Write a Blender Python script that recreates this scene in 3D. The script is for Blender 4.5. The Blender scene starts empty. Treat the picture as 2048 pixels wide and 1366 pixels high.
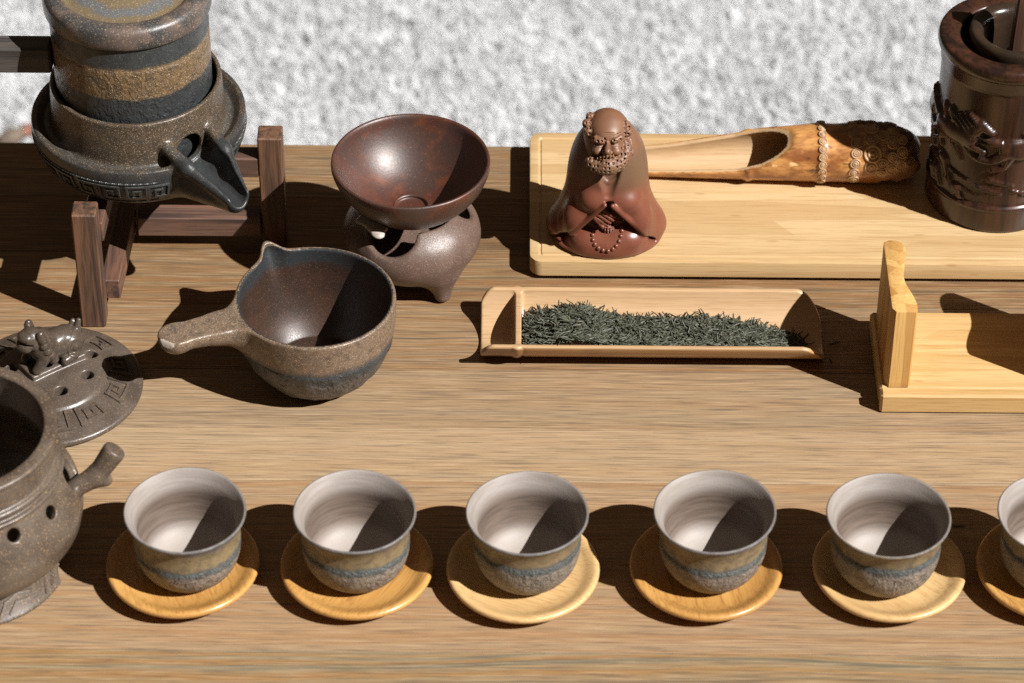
import bpy, math, random
import numpy as np
from mathutils import Matrix, Vector

# ------------------------------------------------------------------ camera, sky, sun, exposure
SC = bpy.context.scene
S = 0.01                                   # everything below is measured in centimetres
F_PX, CAM_H, TILT, ROLL = 6500.0, 120.0, math.radians(40), math.radians(0.45)
CAM_Y = -CAM_H / math.tan(TILT)
cam_data = bpy.data.cameras.new('camera')
cam_data.sensor_width = 36.0
cam_data.lens = 36.0 * F_PX / 2048.0
cam_data.clip_start, cam_data.clip_end = 0.05, 50.0
cam_data.dof.use_dof = True
cam_data.dof.focus_distance = 1.84
cam_data.dof.aperture_fstop = 10.5
cam = bpy.data.objects.new('camera', cam_data)
SC.collection.objects.link(cam)
cam.matrix_world = (Matrix.Translation((0, CAM_Y * S, CAM_H * S)) @ Matrix.Rotation(math.pi / 2 - TILT, 4, 'X')
                    @ Matrix.Rotation(ROLL, 4, 'Z'))
SC.camera = cam

SUN_A, SUN_B = 0.88, 0.53                  # a shadow falls 0.88 h to the left and 0.53 h to the back
to_sun = Vector((SUN_A, -SUN_B, 1.0)).normalized()
sun_data = bpy.data.lights.new('sun', 'SUN')
sun_data.energy = 5.0
sun_data.angle = math.radians(0.5)
sun_data.color = (1.0, 0.98, 0.95)
sun = bpy.data.objects.new('sun', sun_data)
SC.collection.objects.link(sun)
sun.rotation_euler = to_sun.to_track_quat('Z', 'Y').to_euler()
sun.location = (1.5, -1.0, 2.5)
world = bpy.data.worlds.new('World')
SC.world = world
world.use_nodes = True
wn = world.node_tree
# the warm dim light of the place round the table; the sunbeam does the rest
wn.nodes['Background'].inputs[0].default_value = (1.0, 0.70, 0.46, 1)
wn.nodes['Background'].inputs[1].default_value = 0.058
SC.view_settings.view_transform = 'Standard'
SC.view_settings.look = 'None'
SC.view_settings.exposure = 0.75
SC.view_settings.gamma = 1.0
SC.view_settings.use_curve_mapping = False
SC.render.engine = 'CYCLES'
SC.cycles.use_denoising = False
SC.cycles.max_bounces = 8
SC.cycles.caustics_reflective = False
SC.cycles.caustics_refractive = False
SC.cycles.sample_clamp_indirect = 3.0

# ------------------------------------------------------------------ measuring: where a spot of the photograph lies at a height
def at(px, py, z=0.0):
    u = (px - 1024) / F_PX; v = (683 - py) / F_PX
    c, s = math.cos(ROLL), math.sin(ROLL)
    u, v = c * u - s * v, s * u + c * v
    d = (u, math.cos(TILT) + v * math.sin(TILT), -math.sin(TILT) + v * math.cos(TILT))
    t = (z - CAM_H) / d[2]
    return np.array((d[0] * t, CAM_Y + d[1] * t, z))

# ------------------------------------------------------------------ mesh helpers (centimetres in, metres out)
COL = SC.collection
rng = np.random.default_rng(7)
random.seed(7)

def mesh_np(name, v, quads=None, tris=None, mats=(), smooth=True, mat_idx=None):
    me = bpy.data.meshes.new(name)
    v = np.asarray(v, float).reshape(-1, 3) * S
    fl = []
    nq = 0 if quads is None else len(quads)
    nt = 0 if tris is None else len(tris)
    me.vertices.add(len(v)); me.vertices.foreach_set('co', v.ravel())
    idx = []
    if nq: idx.append(np.asarray(quads, np.int32).ravel())
    if nt: idx.append(np.asarray(tris, np.int32).ravel())
    idx = np.concatenate(idx)
    me.loops.add(len(idx)); me.loops.foreach_set('vertex_index', idx)
    start = np.concatenate([np.arange(nq) * 4, nq * 4 + np.arange(nt) * 3]).astype(np.int32)
    tot = np.concatenate([np.full(nq, 4), np.full(nt, 3)]).astype(np.int32)
    me.polygons.add(nq + nt)
    me.polygons.foreach_set('loop_start', start)
    me.polygons.foreach_set('loop_total', tot)
    me.polygons.foreach_set('use_smooth', np.full(nq + nt, bool(smooth)))
    if mat_idx is not None: me.polygons.foreach_set('material_index', np.asarray(mat_idx, np.int32))
    for m in (mats if isinstance(mats, (list, tuple)) else [mats]): me.materials.append(m)
    me.update(); me.validate()
    return me

def mk(name, me, parent=None, loc=(0, 0, 0), rot=(0, 0, 0)):
    o = bpy.data.objects.new(name, me)
    COL.objects.link(o)
    o.parent = parent
    o.location = tuple(float(c) * S for c in loc)
    o.rotation_euler = rot
    return o

def tag(o, label=None, cat=None, group=None, kind=None):
    if label: o['label'] = label
    if cat: o['category'] = cat
    if group: o['group'] = group
    if kind: o['kind'] = kind
    return o

def thing(name, label, cat, loc=(0, 0, 0), rotz=0.0, group=None):
    return tag(mk(name, None, None, loc, (0, 0, rotz)), label, cat, group)

def smooth_poly(pts, n):
    """Catmull-Rom through the points, n steps between neighbours; a doubled point makes a corner"""
    pts = np.asarray(pts, float)
    p = np.vstack([2 * pts[0] - pts[1], pts, 2 * pts[-1] - pts[-2]])
    out = []
    for i in range(1, len(p) - 2):
        t = np.linspace(0, 1, n, endpoint=False)[:, None]
        a, b, c, d = p[i - 1], p[i], p[i + 1], p[i + 2]
        if np.allclose(b, c): continue
        if np.allclose(a, b): a = 2 * b - c
        if np.allclose(c, d): d = 2 * c - b
        out.append(0.5 * ((2 * b) + (-a + c) * t + (2 * a - 5 * b + 4 * c - d) * t ** 2 + (-a + 3 * b - 3 * c + d) * t ** 3))
    out.append(pts[-1][None])
    return np.vstack(out)

def lathe(name, prof, mats, seg=96, n=5, split=None, disp=None):
    """prof runs from the outside bottom centre up, over the rim and down to the inside centre"""
    pr = smooth_poly(prof, n) if n > 1 else np.asarray(prof, float)
    pr[:, 0] = np.maximum(pr[:, 0], 0)
    th = np.linspace(0, 2 * math.pi, seg, endpoint=False)
    m = len(pr)
    R = np.repeat(pr[:, 0][:, None], seg, 1); Z = np.repeat(pr[:, 1][:, None], seg, 1)
    if disp is not None: R, Z = disp(R, Z, th[None, :] + 0 * R)
    V = np.stack([R * np.cos(th), R * np.sin(th), Z], -1).reshape(-1, 3)
    i, j = np.meshgrid(np.arange(m - 1), np.arange(seg), indexing='ij')
    a = i * seg + j; b = i * seg + (j + 1) % seg
    q = np.stack([a, b, b + seg, a + seg], -1).reshape(-1, 4)
    mi = None
    if split is not None:
        k = np.argmax(pr[:, 1]) if split == 'top' else int(split * (m - 1))
        mi = (i >= k).astype(int).ravel()
    return mesh_np(name, V, q, None, mats, True, mi)

def box_data(lo, hi, bev=0.05):
    """a box with chamfered edges: 24 verts"""
    lo = np.array(lo, float); hi = np.array(hi, float)
    V, F = [], []
    vid = {}
    for sx in (0, 1):
        for sy in (0, 1):
            for sz in (0, 1):
                s = (sx, sy, sz)
                for ax in range(3):
                    p = [0, 0, 0]
                    for k in range(3):
                        e = hi[k] if s[k] else lo[k]
                        p[k] = e if k == ax else e - (bev if s[k] else -bev)
                    vid[(s, ax)] = len(V); V.append(p)
    quads, tris = [], []
    for ax in range(3):
        u, w = [(1, 2), (2, 0), (0, 1)][ax]
        for sd in (0, 1):
            c = []
            for a, b in ((0, 0), (1, 0), (1, 1), (0, 1)):
                s = [0, 0, 0]; s[ax] = sd; s[u] = a; s[w] = b
                c.append(vid[(tuple(s), ax)])
            quads.append(c if sd else c[::-1])
    for ax in range(3):
        u, w = [(1, 2), (2, 0), (0, 1)][ax]
        for a in (0, 1):
            for b in (0, 1):
                s0 = [0, 0, 0]; s0[u] = a; s0[w] = b; s1 = list(s0); s1[ax] = 1
                c = [vid[(tuple(s0), u)], vid[(tuple(s1), u)], vid[(tuple(s1), w)], vid[(tuple(s0), w)]]
                quads.append(c if (a == b) else c[::-1])
    for sx in (0, 1):
        for sy in (0, 1):
            for sz in (0, 1):
                c = [vid[((sx, sy, sz), k)] for k in range(3)]
                tris.append(c if (sx + sy + sz) % 2 else c[::-1])
    return np.array(V), quads, tris

def box(name, lo, hi, mat, bev=0.05, xf=None):
    V, q, t = box_data(lo, hi, bev)
    if xf is not None: V = xf(V)
    me = mesh_np(name, V, q, t, mat, False)
    bm = __import__('bmesh').new(); bm.from_mesh(me)
    __import__('bmesh').ops.recalc_face_normals(bm, faces=bm.faces); bm.to_mesh(me); bm.free()
    return me

def prism(name, poly, x0, x1, mat, bev=0.08):
    """polygon in y-z swept along x with chamfered rims"""
    import bmesh
    bm = bmesh.new()
    a = [bm.verts.new((x0 * S, y * S, z * S)) for y, z in poly]
    b = [bm.verts.new((x1 * S, y * S, z * S)) for y, z in poly]
    fa = bm.faces.new(a); fb = bm.faces.new(b[::-1])
    n = len(poly)
    for i in range(n): bm.faces.new((a[i], b[i], b[(i + 1) % n], a[(i + 1) % n]))
    bmesh.ops.recalc_face_normals(bm, faces=bm.faces)
    ed = list(set(list(fa.edges) + list(fb.edges)))
    if bev: bmesh.ops.bevel(bm, geom=ed, offset=bev * S, segments=3, profile=0.5, affect='EDGES')
    me = bpy.data.meshes.new(name); bm.to_mesh(me); bm.free()
    me.materials.append(mat)
    for p in me.polygons: p.use_smooth = True
    me.set_sharp_from_angle(angle=math.radians(40))
    return me

def join_data(parts):
    V, Q, T, o = [], [], [], 0
    for v, q, t in parts:
        V.append(np.asarray(v, float))
        if len(q): Q.append(np.asarray(q) + o)
        if len(t): T.append(np.asarray(t) + o)
        o += len(v)
    return np.vstack(V), (np.vstack(Q) if Q else None), (np.vstack(T) if T else None)

# ------------------------------------------------------------------ solid modelling by distance fields, meshed with surface nets
def net(name, f, lo, hi, h, mats, mat_fn=None, B=8, lip=1.6):
    lo = np.array(lo, float); hi = np.array(hi, float)
    nb = np.ceil((hi - lo) / (h * B)).astype(int) + 1
    n = nb * B
    bi = np.stack(np.meshgrid(*[np.arange(k) for k in nb], indexing='ij'), -1).reshape(-1, 3)
    cen = lo + (bi * B + (B - 1) / 2) * h
    dc = f(cen)
    D = np.repeat(np.repeat(np.repeat(dc.reshape(nb), B, 0), B, 1), B, 2).astype(np.float32)
    near = np.abs(dc) < B * h * 0.87 * lip
    off = np.stack(np.meshgrid(*[np.arange(B)] * 3, indexing='ij'), -1).reshape(-1, 3)
    ids = bi[near]
    for k in range(0, len(ids), 400):
        g = (ids[k:k + 400, None, :] * B + off[None]).reshape(-1, 3)
        D[g[:, 0], g[:, 1], g[:, 2]] = f(lo + g * h)
    inside = D < 0
    c8 = [inside[i:n[0] - 1 + i, j:n[1] - 1 + j, k:n[2] - 1 + k] for i in (0, 1) for j in (0, 1) for k in (0, 1)]
    cnt = sum(c.astype(np.int8) for c in c8)
    act = (cnt > 0) & (cnt < 8)
    cells = np.argwhere(act)
    cid = np.full(act.shape, -1, np.int64); cid[act] = np.arange(len(cells))
    acc = np.zeros((len(cells), 3)); num = np.zeros(len(cells))
    cor = [(i, j, k) for i in (0, 1) for j in (0, 1) for k in (0, 1)]
    for a in cor:
        for ax in range(3):
            if a[ax]: continue
            b = list(a); b[ax] = 1
            da = D[cells[:, 0] + a[0], cells[:, 1] + a[1], cells[:, 2] + a[2]]
            db = D[cells[:, 0] + b[0], cells[:, 1] + b[1], cells[:, 2] + b[2]]
            m = (da < 0) != (db < 0)
            t = np.where(m, da / np.where(m, da - db, 1), 0)
            p = np.zeros((len(cells), 3)); p[:] = a; p[:, ax] += t
            acc += p * m[:, None]; num += m
    V = lo + (cells + acc / num[:, None]) * h
    Q = []
    for ax in range(3):
        u, w = [(1, 2), (2, 0), (0, 1)][ax]
        sl0 = [slice(None)] * 3; sl1 = [slice(None)] * 3
        sl0[ax] = slice(0, n[ax] - 1); sl1[ax] = slice(1, n[ax])
        ia = inside[tuple(sl0)]; ib = inside[tuple(sl1)]
        e = np.argwhere(ia != ib)
        e = e[(e[:, u] > 0) & (e[:, w] > 0) & (e[:, u] < n[u] - 1) & (e[:, w] < n[w] - 1)]
        if not len(e): continue
        flip = ia[e[:, 0], e[:, 1], e[:, 2]]
        def cell(du, dw):
            c = e.copy(); c[:, u] -= du; c[:, w] -= dw
            return cid[c[:, 0], c[:, 1], c[:, 2]]
        q = np.stack([cell(1, 1), cell(0, 1), cell(0, 0), cell(1, 0)], -1)
        q[~flip] = q[~flip][:, ::-1]
        Q.append(q)
    Q = np.vstack(Q)
    for _ in range(2):                       # pull the vertices onto the surface
        e = h * 0.25
        d = f(V)
        g = np.stack([f(V + np.eye(3)[k] * e) - d for k in range(3)], -1) / e
        gl = np.maximum((g ** 2).sum(-1), 0.2)
        st = -(d / gl)[:, None] * g
        ln = np.linalg.norm(st, axis=1, keepdims=True)
        V = V + st * np.minimum(1, 0.5 * h / np.maximum(ln, 1e-9))
    mi = None
    if mat_fn is not None: mi = mat_fn(V[Q].mean(1))
    return mesh_np(name, V, Q, None, mats, True, mi)

def smin(a, b, k):
    h = np.clip(0.5 + 0.5 * (b - a) / k, 0, 1)
    return b * (1 - h) + a * h - k * h * (1 - h)
def smax(a, b, k): return -smin(-a, -b, k)
def ell(p, c, r):
    q = p - np.asarray(c, float); r = np.asarray(r, float)
    k0 = np.linalg.norm(q / r, axis=1); k1 = np.linalg.norm(q / (r * r), axis=1)
    return k0 * (k0 - 1) / np.maximum(k1, 1e-6)
def cap(p, a, b, ra, rb=None):
    rb = ra if rb is None else rb
    a = np.asarray(a, float); b = np.asarray(b, float)
    ab = b - a; t = np.clip(((p - a) @ ab) / (ab @ ab), 0, 1)
    return np.linalg.norm(p - a - t[:, None] * ab, axis=1) - (ra + (rb - ra) * t)
def box2(x, y, x0, x1, y0, y1, rd=0.1):
    qx = np.abs(x - (x0 + x1) / 2) - (x1 - x0) / 2 + rd
    qy = np.abs(y - (y0 + y1) / 2) - (y1 - y0) / 2 + rd
    return np.hypot(np.maximum(qx, 0), np.maximum(qy, 0)) + np.minimum(np.maximum(qx, qy), 0) - rd
def obox(p, c, ax, half, rd=0.1):
    """box with axes ax (3x3 rows)"""
    q = np.abs((p - np.asarray(c, float)) @ np.asarray(ax, float).T) - np.asarray(half) + rd
    return np.linalg.norm(np.maximum(q, 0), axis=1) + np.minimum(q.max(1), 0) - rd

def hash3(c, k=0.0):
    return np.modf(np.abs(np.sin(c[:, 0] * 12.9898 + c[:, 1] * 78.233 + c[:, 2] * 37.719 + k * 11.13) * 43758.5453))[0]
def vnoise(p):
    i = np.floor(p); f = p - i; f = f * f * (3 - 2 * f)
    out = 0
    for a in (0, 1):
        for b in (0, 1):
            for c in (0, 1):
                w = (f[:, 0] if a else 1 - f[:, 0]) * (f[:, 1] if b else 1 - f[:, 1]) * (f[:, 2] if c else 1 - f[:, 2])
                out = out + w * hash3(i + np.array((a, b, c)))
    return out - 0.5

# ------------------------------------------------------------------ materials
class Mat:
    def __init__(s, name):
        s.m = bpy.data.materials.new(name); s.m.use_nodes = True
        s.t = s.m.node_tree; s.b = s.t.nodes['Principled BSDF']
    def put(s, sock, v):
        if isinstance(v, bpy.types.NodeSocket): s.t.links.new(v, sock)
        elif isinstance(v, (tuple, list)) and len(v) == 3 and sock.type == 'RGBA': sock.default_value = (*v, 1)
        else: sock.default_value = v
    def node(s, kind, ins=None, **props):
        n = s.t.nodes.new(kind)
        for k, v in props.items(): setattr(n, k, v)
        for k, v in (ins or {}).items(): s.put(n.inputs[k], v)
        return n
    def coords(s, scale=(1, 1, 1), rot=(0, 0, 0), loc=(0, 0, 0), rand=0.0):
        """object coordinates in centimetres, scaled"""
        v = s.node('ShaderNodeTexCoord').outputs['Object']
        if rand:
            r = s.node('ShaderNodeObjectInfo').outputs['Random']
            r = s.math('MULTIPLY', r, rand)
            cv = s.node('ShaderNodeCombineXYZ', {0: r, 1: r, 2: r}).outputs[0]
            v = s.node('ShaderNodeVectorMath', {0: v, 1: cv}, operation='ADD').outputs[0]
        return s.node('ShaderNodeMapping', {0: v, 1: loc, 2: rot, 3: tuple(100.0 * c for c in scale)}).outputs[0]
    def xyz(s):
        n = s.node('ShaderNodeSeparateXYZ', {0: s.coords()})
        return n.outputs
    def noise(s, vec, scale=1.0, detail=4.0, rough=0.55, dist=0.0, out=0):
        return s.node('ShaderNodeTexNoise', {'Vector': vec, 'Scale': scale, 'Detail': detail, 'Roughness': rough, 'Distortion': dist}).outputs[out]
    def voro(s, vec, scale=1.0, feature='F1', out='Distance', rnd=1.0):
        return s.node('ShaderNodeTexVoronoi', {'Vector': vec, 'Scale': scale, 'Randomness': rnd}, feature=feature).outputs[out]
    def math(s, op, a, b=0.0, c=0.0, clamp=False):
        return s.node('ShaderNodeMath', {0: a, 1: b, 2: c}, operation=op, use_clamp=clamp).outputs[0]
    def rng(s, v, a, b, c=0.0, d=1.0, smooth=True):
        n = s.node('ShaderNodeMapRange', {0: v, 1: a, 2: b, 3: c, 4: d})
        n.interpolation_type = 'SMOOTHSTEP' if smooth else 'LINEAR'
        return n.outputs[0]
    def mix(s, f, a, b, mode='MIX'):
        n = s.node('ShaderNodeMix', data_type='RGBA', blend_type=mode)
        s.put(n.inputs[0], f); s.put(n.inputs[6], a); s.put(n.inputs[7], b)
        return n.outputs[2]
    def ramp(s, f, stops):
        n = s.node('ShaderNodeValToRGB', {0: f})
        e = n.color_ramp.elements
        while len(e) < len(stops): e.new(0.5)
        for k, (p, c) in enumerate(stops): e[k].position = p; e[k].color = (*c, 1)
        return n.outputs[0]
    def bump(s, h, strength=0.3, dist=0.05, normal=None):
        ins = {'Height': h, 'Strength': strength, 'Distance': dist * S}
        if normal is not None: ins['Normal'] = normal
        return s.node('ShaderNodeBump', ins).outputs[0]
    def done(s, col=None, rough=0.5, normal=None, metal=None, spec=None, coat=None, coat_r=0.1):
        if col is not None: s.put(s.b.inputs['Base Color'], col)
        s.put(s.b.inputs['Roughness'], rough)
        if normal is not None: s.put(s.b.inputs['Normal'], normal)
        if metal is not None: s.put(s.b.inputs['Metallic'], metal)
        if spec is not None: s.put(s.b.inputs['Specular IOR Level'], spec)
        if coat is not None: s.put(s.b.inputs['Coat Weight'], coat); s.put(s.b.inputs['Coat Roughness'], coat_r)
        return s.m

def mat_table(name, light, dark, orange, amount, seed, streak=1.0):
    """stained softwood: long growth lines, fine fibres, a few dark pores"""
    m = Mat(name)
    r = 37.0 + seed
    warp = m.noise(m.coords((0.030, 0.11, 0.11), loc=(r, r, 0)), 1, 3)
    def lines(kx, ky, det, lx, w=2.4):
        v = m.coords((kx, ky, ky), loc=(r + lx, r * 2 + lx, 0))
        off = m.node('ShaderNodeCombineXYZ', {1: m.math('MULTIPLY', warp, w * ky)}).outputs[0]
        return m.noise(m.node('ShaderNodeVectorMath', {0: v, 1: off}, operation='ADD').outputs[0], 1, det, 0.6)
    ring = lines(0.010, 1.25 * streak, 2.0, 0.0)              # broad early/late wood
    line = lines(0.022, 3.6, 3.0, 11.0)                       # growth lines
    fine = lines(0.30, 9.5, 3.0, 23.0, 0.6)                   # fibres
    pore = m.noise(m.coords((0.9, 13.0, 13.0), loc=(r, 1, 3)), 1, 2, 0.6)
    c = m.mix(m.rng(ring, 0.40, 0.62), light, orange)
    c = m.mix(m.math('MULTIPLY', m.rng(line, 0.50, 0.70), amount * 0.5), c, dark)
    c = m.mix(m.math('MULTIPLY', m.rng(ring, 0.44, 0.32), amount * 0.4), c, dark)
    c = m.mix(m.rng(fine, 0.50, 0.68, 0.0, 0.60), c, m.mix(0.45, dark, (0.06, 0.045, 0.035)))
    c = m.mix(m.rng(fine, 0.48, 0.32, 0.0, 0.40), c, m.mix(0.55, light, (0.62, 0.48, 0.31)))
    c = m.mix(m.rng(pore, 0.63, 0.72, 0.0, 0.4), c, (0.06, 0.045, 0.035))
    h = m.math('ADD', fine, m.math('MULTIPLY', line, 0.7))
    return m.done(c, m.rng(fine, 0.2, 0.8, 0.42, 0.6), m.bump(h, 0.45, 0.05), spec=0.35)

def mat_bamboo(name, base, deep, axis=0, rough=0.38, coat=0.15, strip=1.1, var=0.5, knots=True, rand=3.0, vmix=0.45, rib=0.6):
    """laminated bamboo: strips along the axis, fine fibres, now and then a node mark"""
    m = Mat(name)
    sc = [0.05] * 3
    for k in range(3): sc[k] = 0.06 if k == axis else 1.0
    f1 = [9.0] * 3; f1[axis] = 0.25
    f2 = [13.0] * 3; f2[axis] = 0.6
    st = [strip] * 3; st[axis] = 0.035
    ribs = m.noise(m.coords(tuple(f1), rand=rand), 1, 3, 0.6)
    fib = m.noise(m.coords(tuple(f2), rand=rand), 1, 2, 0.6)
    lam = m.voro(m.coords(tuple(st), rand=rand), 1, out='Color')
    lamv = m.node('ShaderNodeSeparateColor', {0: lam}).outputs[0]
    c = m.mix(m.math('MULTIPLY', lamv, var), base, m.mix(vmix, base, deep))
    c = m.mix(m.rng(ribs, 0.45, 0.75, 0, rib), c, deep)
    c = m.mix(m.rng(fib, 0.5, 0.8, 0, 0.35), c, m.mix(0.5, deep, (0.1, 0.05, 0.02)))
    if knots:
        kc = [1.3] * 3; kc[axis] = 0.32
        kn = m.voro(m.coords(tuple(kc), rand=rand), 1)
        c = m.mix(m.rng(kn, 0.16, 0.05, 0, 0.45), c, m.mix(0.6, deep, (0.25, 0.12, 0.05)))
    return m.done(c, rough, m.bump(m.math('ADD', ribs, fib), 0.12, 0.02), coat=coat, coat_r=0.2)

def speck(m, scale, lo, hi, rand=3.0):
    return m.rng(m.noise(m.coords((1, 1, 1), rand=rand), scale, 2, 0.6), lo, hi)

def mat_clay(name, col, col2, spots, spot_amt=0.5, rough=0.45, bump=0.12, sc=1.0, spec=0.5, rim=None):
    m = Mat(name)
    big = m.noise(m.coords((1, 1, 1), rand=2.0), 0.5 * sc, 4)
    c = m.mix(m.rng(big, 0.35, 0.65), col, col2)
    if rim: c = m.mix(m.rng(m.math('ADD', m.xyz()[2], m.math('MULTIPLY', m.math('SUBTRACT', big, 0.5), 1.2)), rim - 0.35, rim + 0.35), c, (0.022, 0.026, 0.029))
    s1 = speck(m, 9 * sc, 0.60, 0.68); s2 = speck(m, 14 * sc, 0.60, 0.68)
    s = m.math('MULTIPLY', m.math('MAXIMUM', s1, m.math('MULTIPLY', s2, 0.7)), spot_amt)
    c = m.mix(s, c, spots)
    fine = m.noise(m.coords((1, 1, 1)), 9 * sc, 4, 0.75)
    return m.done(c, m.rng(fine, 0.3, 0.7, rough - 0.08, rough + 0.12), m.bump(fine, bump, 0.03), spec=spec)

def mat_glaze(name, bands, soft=0.18, wob=0.5, rough=0.42, relief=None, relief_z=None, glitter=(0.85, 0.66, 0.46), glit_amt=0.5, rand=3.0, relief_s=3.0, metal=0.0, cool=0.35, dark_r=None, vary=0.0):
    """fired bands: bands = [(z_top, colour, glitter 0..1), ...] from the bottom up, borders uneven"""
    m = Mat(name)
    z = m.xyz()[2]
    w1 = m.noise(m.coords((1, 1, 1), rand=rand), 0.9, 3)
    w2 = m.noise(m.coords((1, 1, 1), rand=rand), 7.0, 2)
    zz = m.math('ADD', z, m.math('MULTIPLY', m.math('SUBTRACT', w1, 0.5), wob))
    zz = m.math('ADD', zz, m.math('MULTIPLY', m.math('SUBTRACT', w2, 0.5), wob * 0.55))
    if vary:
        ro = m.node('ShaderNodeObjectInfo').outputs['Random']
        zz = m.math('ADD', zz, m.math('MULTIPLY', m.math('SUBTRACT', ro, 0.5), vary))
    c = bands[0][1]; g = bands[0][2]
    for k in range(1, len(bands)):
        f = m.rng(zz, bands[k - 1][0] - soft, bands[k - 1][0] + soft)
        c = m.mix(f, c, bands[k][1])
        gm = m.node('ShaderNodeMix', data_type='FLOAT'); m.put(gm.inputs[0], f); m.put(gm.inputs[2], g); m.put(gm.inputs[3], bands[k][2]); g = gm.outputs[0]
    mott = m.noise(m.coords((1, 1, 1), rand=rand), 2.2, 5, 0.7)
    c = m.mix(m.rng(mott, 0.4, 0.68, 0, 0.65), c, m.mix(0.75, c, (0.012, 0.012, 0.014)))
    blu = m.noise(m.coords((1, 1, 1), rand=rand, loc=(5, 9, 2)), 0.75, 5, 0.7)
    c = m.mix(m.rng(blu, 0.50, 0.66, 0, cool), c, (0.040, 0.048, 0.052))
    if dark_r:
        xx = m.xyz(); rad = m.math('SQRT', m.math('ADD', m.math('MULTIPLY', xx[0], xx[0]), m.math('MULTIPLY', xx[1], xx[1])))
        rad = m.math('ADD', rad, m.math('MULTIPLY', m.math('SUBTRACT', w1, 0.5), 1.0))
        df = m.rng(rad, dark_r - 0.35, dark_r + 0.35)
        c = m.mix(df, c, (0.026, 0.028, 0.030)); g = m.math('MULTIPLY', g, m.math('SUBTRACT', 1.0, m.math('MULTIPLY', df, 0.8)))
    gl = m.math('MULTIPLY', m.math('MULTIPLY', speck(m, 17, 0.58, 0.67, rand), g), glit_amt)
    c = m.mix(gl, c, glitter)
    fine = m.noise(m.coords((1, 1, 1), rand=rand), 8, 4, 0.75)
    nrm = m.bump(fine, 0.35, 0.05)
    if relief:
        lump = m.noise(m.coords((1.5, 1.5, 1.0), rand=rand), relief_s, 3, 0.6, 0.8)
        msk = m.rng(zz, relief_z, relief_z - 0.35) if relief_z is not None else 1.0
        nrm = m.bump(m.math('MULTIPLY', lump, msk), relief, 0.22, nrm)
    return m.done(c, m.rng(mott, 0.3, 0.7, rough - 0.1, rough + 0.1), nrm, metal=m.math('MULTIPLY', gl, 0.6) if not metal else metal)

def mat_darkwood(name, col, dark, axis=2, rough=0.45, coat=0.0, scale=1.0, coat_r=0.08, bump=0.3, red=None):
    m = Mat(name)
    a = [1.6 * scale] * 3; a[axis] = 0.10 * scale
    b = [11.0 * scale] * 3; b[axis] = 0.5 * scale
    g1 = m.noise(m.coords(tuple(a), rand=4.0), 1, 4, 0.6, 0.6)
    g2 = m.noise(m.coords(tuple(b), rand=4.0), 1, 3, 0.65)
    c = m.mix(m.rng(g1, 0.4, 0.64), col, dark)
    c = m.mix(m.rng(g2, 0.48, 0.72, 0, 0.8), c, dark)
    if red: c = m.mix(m.rng(g1, 0.42, 0.30, 0, 0.7), c, red)
    return m.done(c, rough, m.bump(m.math('ADD', g1, g2), bump, 0.04), coat=coat, coat_r=coat_r)

# ------------------------------------------------------------------ carpet and table
FLOOR_Z = -72.0
m = Mat('carpet backing')
cn = m.noise(m.coords((1, 1, 1)), 0.6, 5, 0.6)
carpet_mat = m.done(m.ramp(cn, [(0.35, (0.52, 0.52, 0.53)), (0.65, (0.58, 0.58, 0.59))]), 0.95)
V = [(-250, -160, 0), (250, -160, 0), (250, 330, 0), (-250, 330, 0)]
tag(mk('carpet', mesh_np('carpet', V, [(0, 1, 2, 3)], None, carpet_mat, False), None, (0, 0, FLOOR_Z)), kind='structure')

def make_pile():
    n = 130000
    lo, hi = np.array((-90.0, 98.0)), np.array((90.0, 168.0))
    xy = lo + rng.random((n, 2)) * (hi - lo)
    p3 = np.c_[xy * 0.15, np.zeros(n)]
    clump = vnoise(p3) + 0.6 * vnoise(p3 * 2.3 + 7)
    keep = rng.random(n) < np.clip(1.0 + 2.2 * (clump + 0.45), 0.12, 1.0)
    xy = xy[keep]; clump = clump[keep]; n = len(xy)
    ang = 1.1 + 2.0 * vnoise(np.c_[xy * 0.18, np.full(n, 3.3)]) + rng.normal(0, 1.5, n)
    ln = rng.uniform(1.3, 2.8, n); wd = rng.uniform(0.09, 0.19, n)
    lean = rng.uniform(0.6, 1.15, n)
    d = np.c_[np.cos(ang), np.sin(ang)]
    s = np.c_[-d[:, 1], d[:, 0]]
    rows = []
    for t, zt in ((0.0, 0.0), (0.45, 0.62), (1.0, 0.86)):
        c = np.c_[xy + d * (ln * lean * t ** 1.3)[:, None], ln * zt * (1.15 - 0.5 * lean)]
        w = (wd * (1 - 0.6 * t))[:, None] * np.c_[s, np.zeros(n)]
        rows += [c - w, c + w]
    V = np.stack(rows, 1).reshape(-1, 3)
    b = np.arange(n)[:, None] * 6
    Q = np.vstack([b + np.array((0, 1, 3, 2)), b + np.array((2, 3, 5, 4))])
    m = Mat('carpet pile')
    a = m.noise(m.coords((1, 1, 1)), 0.35, 3)
    c = m.mix(m.rng(a, 0.35, 0.65), (0.50, 0.51, 0.525), (0.58, 0.59, 0.605))
    m.done(c, 0.9, spec=0.1)
    o = mk('carpet_pile', mesh_np('carpet_pile', V, Q, None, m.m, True), None, (0, 0, FLOOR_Z))
    tag(o, 'shaggy pale grey carpet pile on the floor behind the table', 'carpet', kind='stuff')
make_pile()

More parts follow.
